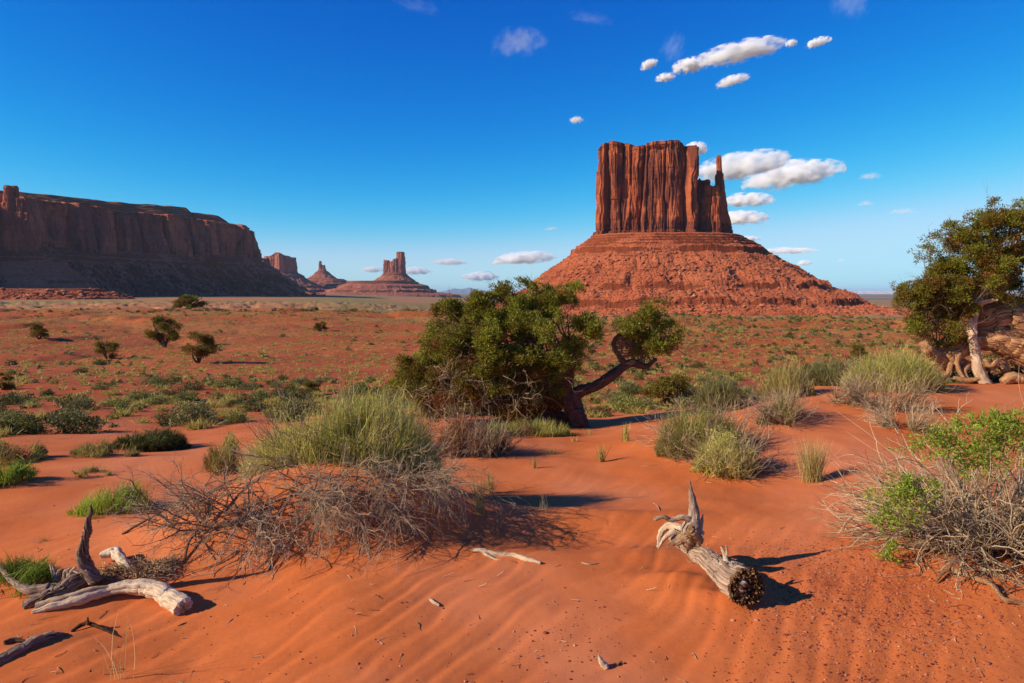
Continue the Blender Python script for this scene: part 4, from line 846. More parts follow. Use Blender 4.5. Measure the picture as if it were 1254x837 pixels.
# ---------------------------------------------------------------- bushes on the dunes
def top_of(profile, px): return np.interp(px, profile[0], profile[1])
def foot(px, py): return ground_pt(px, py)
def stem_bush(name, prof, base_py, D0, depth, n, mat, tint, label, cat, seed, W=.005, L=(.22, .42), lean=.25, group=None, twigs=0, twig_mat=None, bend=.18, tex=.12, lowfrac=.25, leafy=0, tw_len=.4, tw_r=.003, roots=None):
    """dense upright stems; prof = ([px...],[py top...]) outline of the top as it stands at distance D0"""
    rs = np.random.RandomState(seed); x0, x1 = prof[0][0], prof[0][-1]; cxp = (x0+x1)/2
    b = at(cxp, base_py, D0); b[2] = H1(b[0], b[1]); root = link(name, None, loc=b, label=label, cat=cat, group=group)
    K = max(9, n//70); kk = rs.randint(0, K, n); wd = x1-x0
    ku = x0+wd*rs.rand(K); kv = rs.uniform(-1, 1, K); kh = rs.uniform(.74, 1.10, K); kt = .10*rs.normal(size=K)
    px = np.clip(ku[kk]+rs.normal(size=n)*wd*.045, x0, x1); v = np.clip(kv[kk]+.16*rs.normal(size=n), -1, 1); D = D0+v*depth*np.sqrt(np.clip(1-((px-cxp)/((x1-x0)/2))**2, .02, 1))
    X = (px-CXP)/F_PX*D0*1.0; Y = D; gz = height(X, Y, False)
    zt = np.array([at(627, p, D0)[2] for p in top_of(prof, px)]); zt = gz+(zt-H1(b[0], b[1]) if False else np.maximum(zt-gz, .05))*np.sqrt(np.clip(1-(v*.85)**2, 0.1, 1))
    zt = gz+(zt-gz)*kh[kk]*(1+.10*rs.normal(size=n))
    frac = lowfrac+(1-lowfrac)*rs.rand(n)**.6
    hh = (zt-gz)*frac; l = np.minimum(L[0]+(L[1]-L[0])*rs.rand(n), np.maximum(hh*1.1, .05))
    d = np.stack([(X-b[0])/((x1-x0)/2*mpp(D0))*lean*1.5, v*lean, np.ones(n)], -1)+lean*.7*rs.normal(size=(n, 3))+np.stack([(px-ku[kk])/wd*5, (v-kv[kk])*.9, 0*v], -1)*lean; d = unit(d)
    p = np.stack([X, Y, gz+hh], -1)-d*l[:, None]
    p[:, 2] = np.maximum(p[:, 2], gz-.01)
    lf = fbm(X*2.5, Y*2.5, seed, 2)
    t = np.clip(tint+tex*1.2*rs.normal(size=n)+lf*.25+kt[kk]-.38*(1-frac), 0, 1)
    keep = fbm(X*6, Y*6, (p[:, 2]+l)*4+seed, 2) > -.22; p, d, l, t, X, Y, gz, v = p[keep], d[keep], l[keep], t[keep], X[keep], Y[keep], gz[keep], v[keep]; n = len(p)
    g = Geo(); blades(g, p, d, l*(.85+.5*rs.rand(n)), W*(.7+.6*rs.rand(n)), bend*rs.rand(n), t, rs)
    if leafy:
        k = leafy; idx = rs.randint(0, n, k); q = p[idx]+d[idx]*(l[idx]*rs.uniform(.3, 1.05, k))[:, None]
        leaves(g, q, d[idx]+.8*rs.normal(size=(k, 3)), .03, .007, np.clip(t[idx]+.1, 0, 1), rs)
    link('foliage', g.mesh('foliage', mat, False, b), root)
    if twigs:
        g = Geo(); idx = rs.randint(0, n, twigs); s = np.stack([X[idx], Y[idx], gz[idx]], -1)*1.0
        s = b+(s-b)*np.array([.55, .55, 1]); s[:, 2] = height(s[:, 0], s[:, 1], False)
        dd = np.stack([(X[idx]-b[0])/((x1-x0)/2*mpp(D0)), v[idx]-.3, .55+.5*rs.rand(twigs)], -1)+.3*rs.normal(size=(twigs, 3))
        P = grow(s, dd, tw_len*(.7+.6*rs.rand(twigs)), 9, .16, .01, rs, .01); strands(g, P, tw_r*1.5, tw_r*.5, rs.uniform(.2, .8, twigs), 3)
        s2, d2 = branch(P, 5, rs, .3, 1, .6, .1); P2 = grow(s2, d2, tw_len*.4, 6, .2, .02, rs, .01); strands(g, P2, tw_r*.7, tw_r*.25, rs.uniform(.3, .9, len(s2)), 3)
        link('twigs', g.mesh('twigs', twig_mat or TWIG, False, b), root)
    return root, b

# tall pale green bush on the mound
r, b = stem_bush('rabbitbrush', ([283, 300, 330, 370, 410, 450, 480, 505, 525, 540, 548], [574, 545, 524, 508, 492, 480, 484, 500, 526, 556, 592]), 590, 5.85, .40, 17000, GREEN, .70,
    'tall feathery pale green bush crowning the sand mound above a tangle of dead twigs', 'bush', 201, W=.0048, L=(.2, .42), lean=.32, twigs=110, twig_mat=TWIG, leafy=9000, tw_len=.55)
r, b = stem_bush('rabbitbrush', ([245, 262, 285, 300], [552, 538, 532, 545]), 556, 7.6, .3, 1500, GREEN, .35,
    'low dull green bush just behind the tall feathery one, on its uphill side', 'bush', 202, L=(.1, .25), leafy=1200)

# dead, drooping brush on the near side of the mound
def dead_brush():
    rs = np.random.RandomState(210); b = at(360, 650, 5.3); b[2] = H1(b[0], b[1])
    root = link('dead_brush', None, loc=b, label='wide tangle of dead grey-brown twigs drooping over the near side of the mound', cat='dead bush')
    def mass(name, roots, dirs, L, m, wander, grav, r0, tint, k1, k2, up=0.0, spread=.7, mat=TWIG, curl=.0):
        g = Geo(); n = len(roots); P = grow(roots, dirs, L, m, wander, grav, rs, .012, curl); strands(g, P, r0, r0*.35, tint+.2*rs.rand(n), 5)
        s, d = branch(P, k1, rs, .15, 1, spread, up); P1 = grow(s, d, L.mean()*.5, 8, wander*1.2, grav*.8, rs, .008, curl); strands(g, P1, r0*.4, r0*.14, np.clip(tint+.25+.4*rs.rand(len(s)), 0, 1), 4)
        s, d = branch(P1, k2, rs, .2, 1, spread, up); P2 = grow(s, d, L.mean()*.24, 6, wander*1.3, grav*.6, rs, .006, curl); strands(g, P2, r0*.18, r0*.07, np.clip(tint+.35+.45*rs.rand(len(s)), 0, 1), 3)
        link(name, g.mesh(name, mat, False, b), root)
    def pts(px, py, sx, sy, n, dz=.03):
        q = []
        for _ in range(n):
            c = ground_pt(px+rs.normal()*sx, py+rs.normal()*sy, 3.5); c[2] += rs.uniform(0, dz); q.append(c)
        return np.array(q)
    R1_ = pts(262, 640, 30, 14, 26); d = rs.normal(size=(26, 3))*[1, .7, .45]+[0, -.1, .75]
    mass('branches', R1_, d, rs.uniform(.28, .55, 26), 11, .16, -.02, .0075, .1, 6, 6)
    R2_ = pts(215, 650, 26, 10, 16); d = rs.normal(size=(16, 3))*[1, .6, .4]+[-.3, -.1, .55]
    mass('branches', R2_, d, rs.uniform(.2, .4, 16), 10, .17, -.03, .005, .2, 6, 6)
    R3_ = pts(420, 612, 55, 12, 60, .15); d = rs.normal(size=(60, 3))*[.7, .4, .3]+[.35, -.8, .35]
    mass('branches', R3_, d, rs.uniform(.4, .75, 60), 12, .14, -.085, .006, .3, 7, 5, curl=.03)
    R4_ = pts(505, 600, 22, 14, 36, .12); d = rs.normal(size=(36, 3))*[.6, .5, .3]+[.6, -.5, .4]
    mass('branches', R4_, d, rs.uniform(.3, .6, 36), 11, .14, -.07, .005, .3, 7, 6, curl=.03)
    R5_ = pts(330, 655, 30, 12, 16, .04); d = rs.normal(size=(16, 3))*[.8, .4, .2]+[.1, -.8, .3]
    mass('branches', R5_, d, rs.uniform(.3, .6, 16), 12, .2, -.09, .006, .45, 4, 4, mat=TWIG_PALE)
    g = Geo()
    for i, P in enumerate([[(150, 655), (190, 640), (232, 622), (280, 640)], [(295, 640), (330, 625), (380, 612), (430, 600)], [(225, 690), (235, 668), (262, 655), (300, 645)], [(330, 700), (332, 672), (322, 650), (300, 640)], [(360, 640), (420, 612), (470, 592), (520, 585)]]):
        pp = []
        for j, (x, y) in enumerate(P):
            c = ground_pt(x, y, 3.5); c[2] += .05 if 0 < j < 3 else .0; pp.append((*c, .010-.002*j if i != 5 else .004))
        wood(g, pp, 40, 8, seed=70+i, groove=.2, a=.2)
    link('old_stems', g.mesh('old_stems', TWIG, True, b), root)
dead_brush()

stem_bush('bunchgrass', ([76, 88, 108, 130, 150, 168, 176], [628, 610, 600, 592, 592, 600, 618]), 636, 6.0, .28, 2600, BRIGHT, .68, 'bright green low grass clump on open sand beside the dead brush', 'grass clump', 221, W=.0045, L=(.12, .26), lean=.35)
stem_bush('bunchgrass', ([-40, -10, 20, 40, 62], [690, 684, 680, 683, 715]), 725, 4.45, .25, 1800, BRIGHT, .25, 'dark green grass clump behind the grey driftwood at the lower corner', 'grass clump', 222, W=.004, L=(.1, .22), lean=.5)
stem_bush('green_shrub', ([-40, 0, 20, 38], [572, 566, 566, 590]), 598, 6.9, .3, 1600, BRIGHT, .45, 'bright green shrub on the sand flat, the nearer of two cut by the edge', 'bush', 223, W=.006, L=(.08, .2), lean=.6, leafy=2500)
stem_bush('green_shrub', ([-40, 0, 20, 42], [540, 536, 540, 562]), 568, 8.3, .4, 1600, GREEN, .25, 'dull green shrub on the sand flat, the farther of two cut by the edge', 'bush', 224, W=.006, L=(.08, .22), lean=.5, leafy=2500)
stem_bush('grey_green_shrub', ([78, 95, 120, 145, 160], [556, 542, 538, 545, 560]), 566, 8.8, .35, 2200, GREEN, .3, 'grey-green tufted shrub in front of the round dark bush on the sand flat', 'bush', 225, W=.005, L=(.08, .2), lean=.5, leafy=2500)
stem_bush('dark_round_shrub', ([130, 145, 170, 200, 218, 225], [552, 532, 525, 526, 536, 556]), 560, 10.0, .5, 5000, DARKG, .5, 'round dark olive shrub at the back of the sand flat', 'bush', 226, W=.007, L=(.08, .2), lean=.6, leafy=9000)
stem_bush('low_shrub', ([80, 95, 115, 128], [578, 568, 570, 580]), 586, 7.4, .2, 600, GREEN, .5, 'small straw-green low shrub between the bright grass clump and grey-green shrub', 'bush', 227, W=.004, L=(.05, .12), lean=.6)
# around the foot of the big juniper
stem_bush('dry_rusty_shrub', ([525, 540, 560, 580, 597, 608], [560, 520, 505, 508, 520, 548]), 562, 8.6, .4, 3000, RUST, .45, 'rusty brown dry shrub in front of the big juniper', 'bush', 231, W=.005, L=(.2, .45), lean=.4, twigs=60, tw_len=.5)
stem_bush('grey_shrub', ([575, 590, 612, 632, 642], [552, 536, 528, 538, 560]), 566, 8.4, .35, 900, SAGE, .4, 'dark grey twiggy shrub at the right foot of the rusty dry one', 'bush', 232, W=.004, L=(.1, .2), lean=.6, twigs=110, tw_len=.4)
stem_bush('green_grass_row', ([590, 605, 630, 660, 690, 706], [530, 518, 512, 514, 516, 530]), 534, 10.2, .35, 3800, GREEN, .45, 'low row of pale green grass in front of the big juniper trunk', 'grass clump', 233, W=.007, L=(.12, .28), lean=.3, bend=.3)
stem_bush('green_shrub', ([590, 600, 620, 628], [524, 513, 514, 528]), 530, 9.6, .25, 800, BRIGHT, .4, 'small fresh green shrub behind the dark grey twiggy shrub', 'bush', 234, W=.006, L=(.1, .22), lean=.4)
# the clump right of centre
stem_bush('green_shrub', ([806, 815, 835, 860, 885, 905, 918], [545, 512, 498, 498, 500, 520, 552]), 570, 8.1, .5, 5200, GREEN, .42, 'rounded green shrub with dead grey skirts at the head of the sand hollow', 'bush', 241, W=.005, L=(.14, .34), lean=.5, twigs=150, tw_len=.5, leafy=6000)
stem_bush('yellow_green_shrub', ([848, 860, 880, 900, 925, 935], [575, 545, 525, 525, 545, 575]), 592, 7.3, .35, 3200, GREEN, .72, 'yellow-green drooping shrub in front of the rounded green one, above the driftwood stump', 'bush', 242, W=.005, L=(.12, .3), lean=.7, twigs=90, tw_len=.45, leafy=4500, bend=.4)
stem_bush('olive_shrub', ([850, 862, 885, 905, 915], [490, 465, 455, 462, 490]), 500, 11.0, .4, 3600, SAGE, .55, 'olive shrub with dry stalks on the ridge behind the rounded green shrub', 'bush', 243, W=.007, L=(.14, .32), lean=.4, twigs=50, leafy=4000)
stem_bush('dry_grass_clump', ([930, 940, 960, 985, 998], [480, 452, 442, 446, 470]), 486, 11.0, .4, 2600, STRAW, .3, 'clump of tall straw-coloured dry grass and stems on the ridge', 'grass clump', 244, W=.006, L=(.2, .4), lean=.3, twigs=30)
stem_bush('olive_shrub', ([985, 1000, 1025, 1045, 1060], [460, 440, 434, 440, 462]), 470, 12.2, .6, 3200, SAGE, .45, 'long low olive green shrub along the ridge top between dry grass and yellow-green bush', 'bush', 245, W=.008, L=(.12, .26), lean=.5, leafy=5000)
stem_bush('twiggy_shrub', ([930, 945, 965, 985, 1002], [515, 490, 475, 482, 510]), 524, 8.9, .35, 900, GREEN, .4, 'grey twiggy shrub with sparse green shoots on the bare slope of the ridge', 'bush', 246, W=.005, L=(.1, .2), lean=.6, twigs=150, tw_len=.42, leafy=1200)
stem_bush('yellow_green_bush', ([1035, 1045, 1068, 1095, 1125, 1148, 1160], [470, 446, 434, 424, 428, 445, 472]), 484, 11.3, .55, 7000, GREEN, .68, 'wide yellow-green bush on the ridge beside the twisted fallen trunk', 'bush', 247, W=.006, L=(.2, .42), lean=.5, twigs=110, tw_len=.5, leafy=6000)
stem_bush('dead_twig_mat', ([1035, 1060, 1100, 1140], [494, 482, 480, 492]), 505, 9.9, .3, 60, STRAW, .3, 'mat of dead grey twigs on the ridge edge below the wide yellow-green bush', 'dead bush', 248, L=(.05, .1), twigs=170, twig_mat=TWIG, tw_len=.45, tw_r=.004)
stem_bush('dead_twig_mat', ([1000, 1020, 1050, 1070], [480, 472, 474, 484]), 492, 10.3, .3, 30, STRAW, .3, 'small scatter of dead grey twigs on the ridge beside the sparse twiggy shrub', 'dead bush', 249, L=(.05, .1), twigs=60, tw_len=.35, tw_r=.004)
stem_bush('sage_shrub', ([1085, 1100, 1125, 1140], [525, 505, 505, 525]), 535, 8.7, .3, 500, SAGE, .6, 'thin grey sage shrub just above the large leafy bush at the right', 'bush', 250, L=(.08, .2), twigs=110, twig_mat=TWIG_PALE, tw_len=.35, W=.004)

def tuft(px, pyb, w, h, mat, tint, label, seed, n=120, W=.005, name='grass_tuft', lean=.3, bend=.25):
    rs = np.random.RandomState(seed); b = ground_pt(px, pyb); s = mpp(b[1]); Hh = h*s
    p = b+np.stack([rs.normal(size=n)*w*s*.16, rs.normal(size=n)*w*s*.12, -.01+0*rs.rand(n)], -1)
    d = np.stack([rs.normal(size=n)*lean*w/h*.9, rs.normal(size=n)*lean*w/h*.6, np.ones(n)], -1)
    g = Geo(); blades(g, p, d, Hh*(.5+.6*rs.rand(n)), W*(.7+.5*rs.rand(n)), bend*rs.rand(n), np.clip(tint+.2*rs.normal(size=n), 0, 1), rs)
    o = link(name, g.mesh(name, mat, False, b), loc=b, label=label, cat='grass tuft'); return o
tuft(995, 590, 34, 58, STRAW, .55, 'tall golden grass tuft with a green foot alone on the smooth sand slope', 301, 420, .004, lean=.42)
tuft(767, 541, 12, 26, GREEN, .7, 'small upright green grass tuft on sand by the shaded dune edge', 302, 60, .007)
tuft(737, 566, 14, 26, STRAW, .3, 'small yellow-green grass tuft in the middle of the sand hollow', 303, 60, .006)
tuft(588, 629, 22, 56, STRAW, .5, 'tall thin straw grass tuft at the end of the mound, near the shadow edge', 304, 90, .004)
tuft(599, 604, 14, 30, STRAW, .4, 'short straw grass tuft just behind the tall thin one', 305, 60, .004)
tuft(654, 574, 8, 16, STRAW, .3, 'tiny yellow grass tuft right of the grey shrub foot', 306, 30, .005)
tuft(674, 557, 16, 12, STRAW, .4, 'low straw tuft on sand below the pale green grass row', 307, 40, .005, lean=.7)
tuft(703, 541, 8, 9, STRAW, .5, 'tiniest straw tuft at the foot of the big juniper trunk', 308, 20, .006)
tuft(666, 628, 20, 30, STRAW, .8, 'sparse wispy dry stalks on the sand near the long shadow', 309, 12, .003)
tuft(53, 664, 12, 12, STRAW, .1, 'small dull weed on sand above the grey driftwood', 310, 24, .004, lean=.7)
tuft(152, 832, 46, 92, STRAW, .9, 'long thin dry grass stalks arching over the sand at the bottom edge', 311, 9, .0035, lean=.4, bend=.7)
tuft(128, 826, 8, 34, STRAW, .6, 'single short dry stalk left of the arching stalks', 312, 3, .003)
tuft(720, 472+61, 10, 10, STRAW, .3, 'small straw tuft beside the juniper shadow', 313, 20, .005)

# ---- big leafy bush at the right
def right_bush():
    rs = np.random.RandomState(260); b = ground_pt(1215, 668); D = b[1]
    root = link('leafy_bush', None, loc=b, label='large tangled bush of pale bare twigs with bright leafy green clusters', cat='bush')
    g = Geo(); n = 150
    a = rs.uniform(0, 6.28, n); st = b+np.stack([np.cos(a)*.28*rs.rand(n), np.sin(a)*.2*rs.rand(n), 0*a], -1); st[:, 2] = height(st[:, 0], st[:, 1], False)
    d = np.stack([np.cos(a)*.9-.25, np.sin(a)*.7-.15, .25+.9*rs.rand(n)], -1)
    P = grow(st, d, rs.uniform(.5, .95, n), 13, .11, -.035, rs, .01, .03); strands(g, P, .011, .003, rs.uniform(.2, .8, n), 6)
    s, d2 = branch(P, 7, rs, .15, 1, .55, .05); P1 = grow(s, d2, .36, 9, .15, -.01, rs, .008, .04); strands(g, P1, .004, .0013, rs.uniform(.1, .9, len(s)), 4)
    s, d3 = branch(P1, 2, rs, .3, 1, .6, .05); P2 = grow(s, d3, .16, 6, .2, 0, rs, .008); strands(g, P2, .0016, .0008, rs.uniform(.1, .9, len(s)), 3)
    link('twigs', g.mesh('twigs', TWIG_PALE, False, b), root)
    g = Geo()
    for (px, py, rx, ry, k) in ((1100, 615, 28, 24, 620), (1085, 640, 16, 14, 200), (1125, 600, 18, 16, 260), (1092, 680, 14, 12, 150), (1135, 545, 26, 16, 260), (1160, 540, 22, 18, 260), (1205, 545, 30, 28, 800), (1190, 565, 20, 16, 250), (1240, 530, 26, 22, 500), (1180, 520, 14, 12, 150), (1226, 515, 16, 10, 200), (1105, 590, 10, 10, 80)):
        k = int(k*2.0); c, r = ell(px, py, rx*1.15, ry*1.15, D-.25); ns = 9+k//90; sc = unit(rs.normal(size=(ns, 3)))*rs.rand(ns, 1)**.5; sd = unit(rs.normal(size=(ns, 3))+[-.3, 0, .9]); ii = rs.randint(0, ns, k); u = sc[ii]+sd[ii]*rs.uniform(-.5, .5, (k, 1))+.13*rs.normal(size=(k, 3)); p = c+u*r
        p[:, 2] = np.maximum(p[:, 2], height(p[:, 0], p[:, 1], False)+.03)
        leaves(g, p, u+.9*rs.normal(size=(k, 3))+[0, 0, .4], .030*(.6+.7*rs.rand(k)), .010, np.clip(.5+.25*rs.normal(size=k), 0, 1), rs, .1)
    link('leaf_clusters', g.mesh('leaf_clusters', BRIGHT, False, b), root)
    # long wiry shoots reaching out over the sand
    g = Geo(); n = 34; st = b+rs.normal(size=(n, 3))*[.2, .15, .1]+[0, 0, .2]; d = np.stack([-1+.5*rs.normal(size=n), -.1+.5*rs.normal(size=n), .45+.3*rs.normal(size=n)], -1)
    P = grow(st, d, rs.uniform(.7, 1.05, n), 14, .06, -.02, rs, .01, .03); strands(g, P, .0022, .0008, .9, 3)
    link('long_shoots', g.mesh('long_shoots', TWIG_PALE, False, b), root)
right_bush()

# ---------------------------------------------------------------- driftwood
def gp(px, py, r, lift=0.0, D=None):
    c = ground_pt(px, py) if D is None else at(px, py, D); c = c+[0, 0, lift]; return (*c, r)
def center_log():
    b = ground_pt(868, 700); root = link('driftwood_stump', None, loc=b, label='weathered driftwood stump with an upright pointed spike and rotten brown end, half sunk in sand', cat='driftwood')
    g = Geo(); D = b[1]
    A = lambda px, py, D, r: (*at(px, py, D), r)
    wood(g, [A(824, 660, 4.75, .032), A(836, 666, 4.62, .042), A(852, 676, 4.45, .050), A(872, 690, 4.28, .060), A(890, 704, 4.12, .088), A(908, 716, 4.03, .110)], 90, 84, .30, 2.0, 81, .55, .1, gf=4.5)
    link('log', g.mesh('log', GREYWOOD, True, b), root)
    g = Geo()
    wood(g, [A(842, 664, 4.55, .06), A(848, 644, 4.5, .055), A(850, 630, 4.5, .036), A(848, 612, 4.5, .022), A(846, 600, 4.5, .012), A(845, 589, 4.5, .003)], 60, 26, .45, 1.2, 82, .55)
    link('spike', g.mesh('spike', GREYWOOD, True, b), root)
    g = Geo()
    wood(g, [A(856, 655, 4.5, .035), A(848, 640, 4.48, .026), A(836, 634, 4.47, .019), A(822, 637, 4.46, .015), A(812, 633, 4.45, .013), A(802, 636, 4.45, .014)], 60, 30, .5, 1.5, 83, .5, .5)
    wood(g, [A(848, 664, 4.55, .04), A(832, 648, 4.6, .027), A(818, 645, 4.65, .022), A(809, 654, 4.66, .018), A(806, 670, 4.66, .012)], 60, 30, .55, 1.5, 84, .75, .5)
    for k in range(7): wood(g, [A(838-k*2, 655-k, 4.56, .014), A(826-k*2, 652+k, 4.55, .011), A(815-k*1.5, 660+k*2, 4.55, .005)], 24, 10, .4, 1, 180+k, .55+.05*k, .5)
    wood(g, [A(850, 668, 4.45, .05), A(838, 660, 4.42, .035), A(828, 664, 4.42, .022), A(818, 668, 4.42, .01)], 50, 30, .6, 1.5, 85, .25, .5)
    wood(g, [A(856, 662, 4.42, .03), A(848, 652, 4.35, .035), A(845, 648, 4.33, .022)], 30, 18, .5, 1.0, 86, .15, .4)
    wood(g, [A(855, 655, 4.5, .022), A(859, 640, 4.5, .013), A(861, 630, 4.5, .003)], 24, 12, .3, 1, 87, .6)
    link('broken_roots', g.mesh('broken_roots', PALEWOOD, True, b), root)
    g = Geo()
    wood(g, [A(893, 698, 4.14, .02), A(888, 682, 4.17, .013), A(883, 670, 4.2, .006)], 24, 10, .3, 1, 88, .7); wood(g, [A(889, 686, 4.17, .01), A(890, 676, 4.17, .008), A(889, 668, 4.17, .004)], 10, 8, .3, 1, 89, .7)
    link('broken_branch', g.mesh('broken_branch', PALEWOOD, True, b), root)
    # crumbling brown end
    rs = np.random.RandomState(5); g = Geo(); c = at(910, 716.5, 4.02); ax = unit(at(912, 714, 3.98)-at(893, 702, 4.16)); e1 = unit(np.cross(ax, [0, 0, 1.0])); e2 = np.cross(ax, e1)
    n = 1100; a = rs.uniform(0, 6.28, n); rr = np.sqrt(rs.rand(n))*.110; p = c+e1*(np.cos(a)*rr)[:, None]+e2*(np.sin(a)*rr*1.0)[:, None]+ax*.026
    hg = .5+.5*fbm(p[:, 0]*22, p[:, 1]*22, p[:, 2]*22, 3)*2; P = grow(p, ax+.16*rs.normal(size=(n, 3)), .006+.026*np.clip(hg, 0, 1)+.03*rs.rand(n)**3, 5, .25, 0, rs); rq = .003+.009*rs.rand(n)**2; strands(g, P, rq, rq*.5, np.clip(.15+.8*rs.rand(n), 0, 1), 4)
    link('rotten_end', g.mesh('rotten_end', ROT, False, b), root)
center_log()
def left_driftwood():
    b = ground_pt(140, 740); root = link('driftwood_branch', None, loc=b, label='pale smooth curved driftwood branch with a hollow broken end lying on the red sand', cat='driftwood')
    g = Geo(); wood(g, [gp(40, 752, .012, .01), gp(70, 746, .026, .02), gp(105, 738, .034, .03), gp(140, 731, .036, .05), (*(np.array(gp(175, 733, 0)[:3])+[0, 0, .07]), .048), (*(np.array(gp(203, 740, 0)[:3])+[0, 0, .055]), .055), (*(np.array(gp(224, 751, 0)[:3])+[0, 0, .03]), .060)], 100, 36, .32, 1.2, 91, .75, .5)
    wood(g, [gp(45, 748, .02, .03), gp(80, 742, .02, .05), gp(115, 735, .018, .07), gp(150, 730, .012, .06)], 50, 16, .4, 1.2, 92, .6)
    link('branch', g.mesh('branch', PALEWOOD, True, b), root)
    b = ground_pt(90, 725); root = link('driftwood_snag', None, loc=b, label='dark grey driftwood snag with one upright horn, behind the pale curved branch', cat='driftwood')
    g = Geo()
    wood(g, [gp(30, 744, .030, .0), gp(50, 738, .044, .02), gp(75, 732, .050, .04), gp(95, 724, .052, .06), gp(112, 716, .042, .05), gp(122, 712, .025, .0)], 70, 50, .45, 1.5, 93, .4, .2)
    wood(g, [gp(60, 735, .03, .07), gp(35, 735, .028, .07), gp(18, 727, .02, .07), gp(5, 716, .016, .09), gp(-12, 700, .012, .1)], 50, 18, .4, 1.5, 94, .5)
    link('log', g.mesh('log', GREYWOOD, True, b), root)
    g = Geo(); D = b[1]; A = lambda px, py, r, dd=0: (*at(px, py, D+dd), r)
    wood(g, [A(117, 712, .034), A(107, 697, .032), A(101, 680, .030), A(103, 664, .021), A(107, 650, .022), A(108, 636, .013), A(112, 628, .010), A(111, 619, .003)], 90, 56, .75, 5.0, 95, .35, .5, gf=4.0, lump=.2)
    link('horn', g.mesh('horn', GREYWOOD, True, b), root)
    g = Geo(); rs = np.random.RandomState(9)
    for k in range(9):
        x = 66+k*3.2+rs.normal()*1.5; wood(g, [A(x, 718, .018, .15), A(x+rs.normal()*2, 703, .013, .15), A(x+rs.normal()*4, 690+rs.rand()*8, .004, .15)], 16, 8, .4, 1, 100+k, .7)
    link('splinters', g.mesh('splinters', PALEWOOD, True, b), root)
    # fibrous bark heap
    b = ground_pt(175, 700); rs = np.random.RandomState(14); root = link('bark_heap', None, loc=b, label='shredded fibrous tan bark heap between the grey snag and the dead brush', cat='bark')
    g = Geo()
    for (px, py, sx, sy, n) in ((150, 692, 14, 8, 240), (172, 694, 14, 9, 300), (197, 694, 11, 9, 380), (130, 700, 10, 7, 120)):
        c = ground_pt(px, py+6)+[0, 0, .02]; q = rs.normal(size=(n, 3))*[sx*.0036, .045, sy*.0022]; s = c+q
        d = np.cross(q+[0, .02, 0], [0, 1.0, 0])+.5*rs.normal(size=(n, 3))*.05; P = grow(s, d, .12, 9, .15, 0, rs, .004, .28); gz = height(P[..., 0], P[..., 1], False); P[..., 2] = gz+(P[..., 2]-gz)*.55; strands(g, P, .0028, .0014, rs.rand(n), 3)
    link('fibres', g.mesh('fibres', FIBRE, False, b), root)
    g = Geo(); wood(g, [gp(124, 690, .02, .05), gp(140, 688, .035, .07), gp(150, 695, .03, .05), gp(160, 702, .014, .02)], 40, 22, .6, 1.2, 97, .85); link('wood_chunk', g.mesh('wood_chunk', PALEWOOD, True, b), root)
    b = ground_pt(40, 800); root = link('buried_log', None, loc=b, label='grey splintered log nearly buried in sand at the lower corner', cat='driftwood')
    g = Geo(); wood(g, [gp(-20, 822, .03, .0), gp(10, 806, .034, .0), gp(40, 792, .032, .01), gp(65, 783, .024, .01), gp(84, 778, .008, .0)], 70, 26, .6, 1, 98, .45, .2)
    wood(g, [gp(5, 790, .012, .01), gp(18, 786, .014, .01), gp(30, 788, .006, .01)], 20, 10, .5, 1, 99, .1); link('log', g.mesh('log', GREYWOOD, True, b), root)
    g = Geo(); wood(g, [gp(88, 774, .008, .0), gp(100, 770, .012, .02), gp(110, 770, .012, .03), gp(128, 776, .008, .02), gp(150, 782, .003, .0)], 30, 10, .4, 1, 120, .15); wood(g, [gp(108, 772, .010, .03), (*(np.array(gp(108, 772, 0)[:3])+[0, 0, .075]), .006)], 10, 8, .4, 1, 121, .5)
    bb = ground_pt(110, 775); o = link('buried_root', g.mesh('buried_root', ROT, True, bb), loc=bb, label='small dark root stub poking from the sand beside the nearly buried log', cat='root')
left_driftwood()
def root_branch():
    b = ground_pt(1190, 725); g = Geo()
    wood(g, [gp(1146, 716, .004, .01), gp(1158, 706, .016, .04), gp(1175, 710, .018, .05), gp(1196, 716, .017, .035), gp(1214, 722, .017, .03), gp(1228, 738, .015, .02), gp(1246, 742, .012, .02), gp(1262, 748, .012, .0)], 90, 16, .45, 2, 131, .6)
    wood(g, [gp(1160, 708, .012, .05), gp(1170, 700, .008, .1), gp(1176, 690, .005, .14)], 16, 8, .3, 1, 132, .5); wood(g, [gp(1228, 730, .006, .02), gp(1242, 724, .004, .02), gp(1262, 722, .002, .02)], 16, 8, .3, 1, 133, .5)
    link('crooked_branch', g.mesh('crooked_branch', ORANGEWOOD, True, b), loc=b, label='crooked bare orange-brown branch on the sand under the leafy bush', cat='branch')
root_branch()
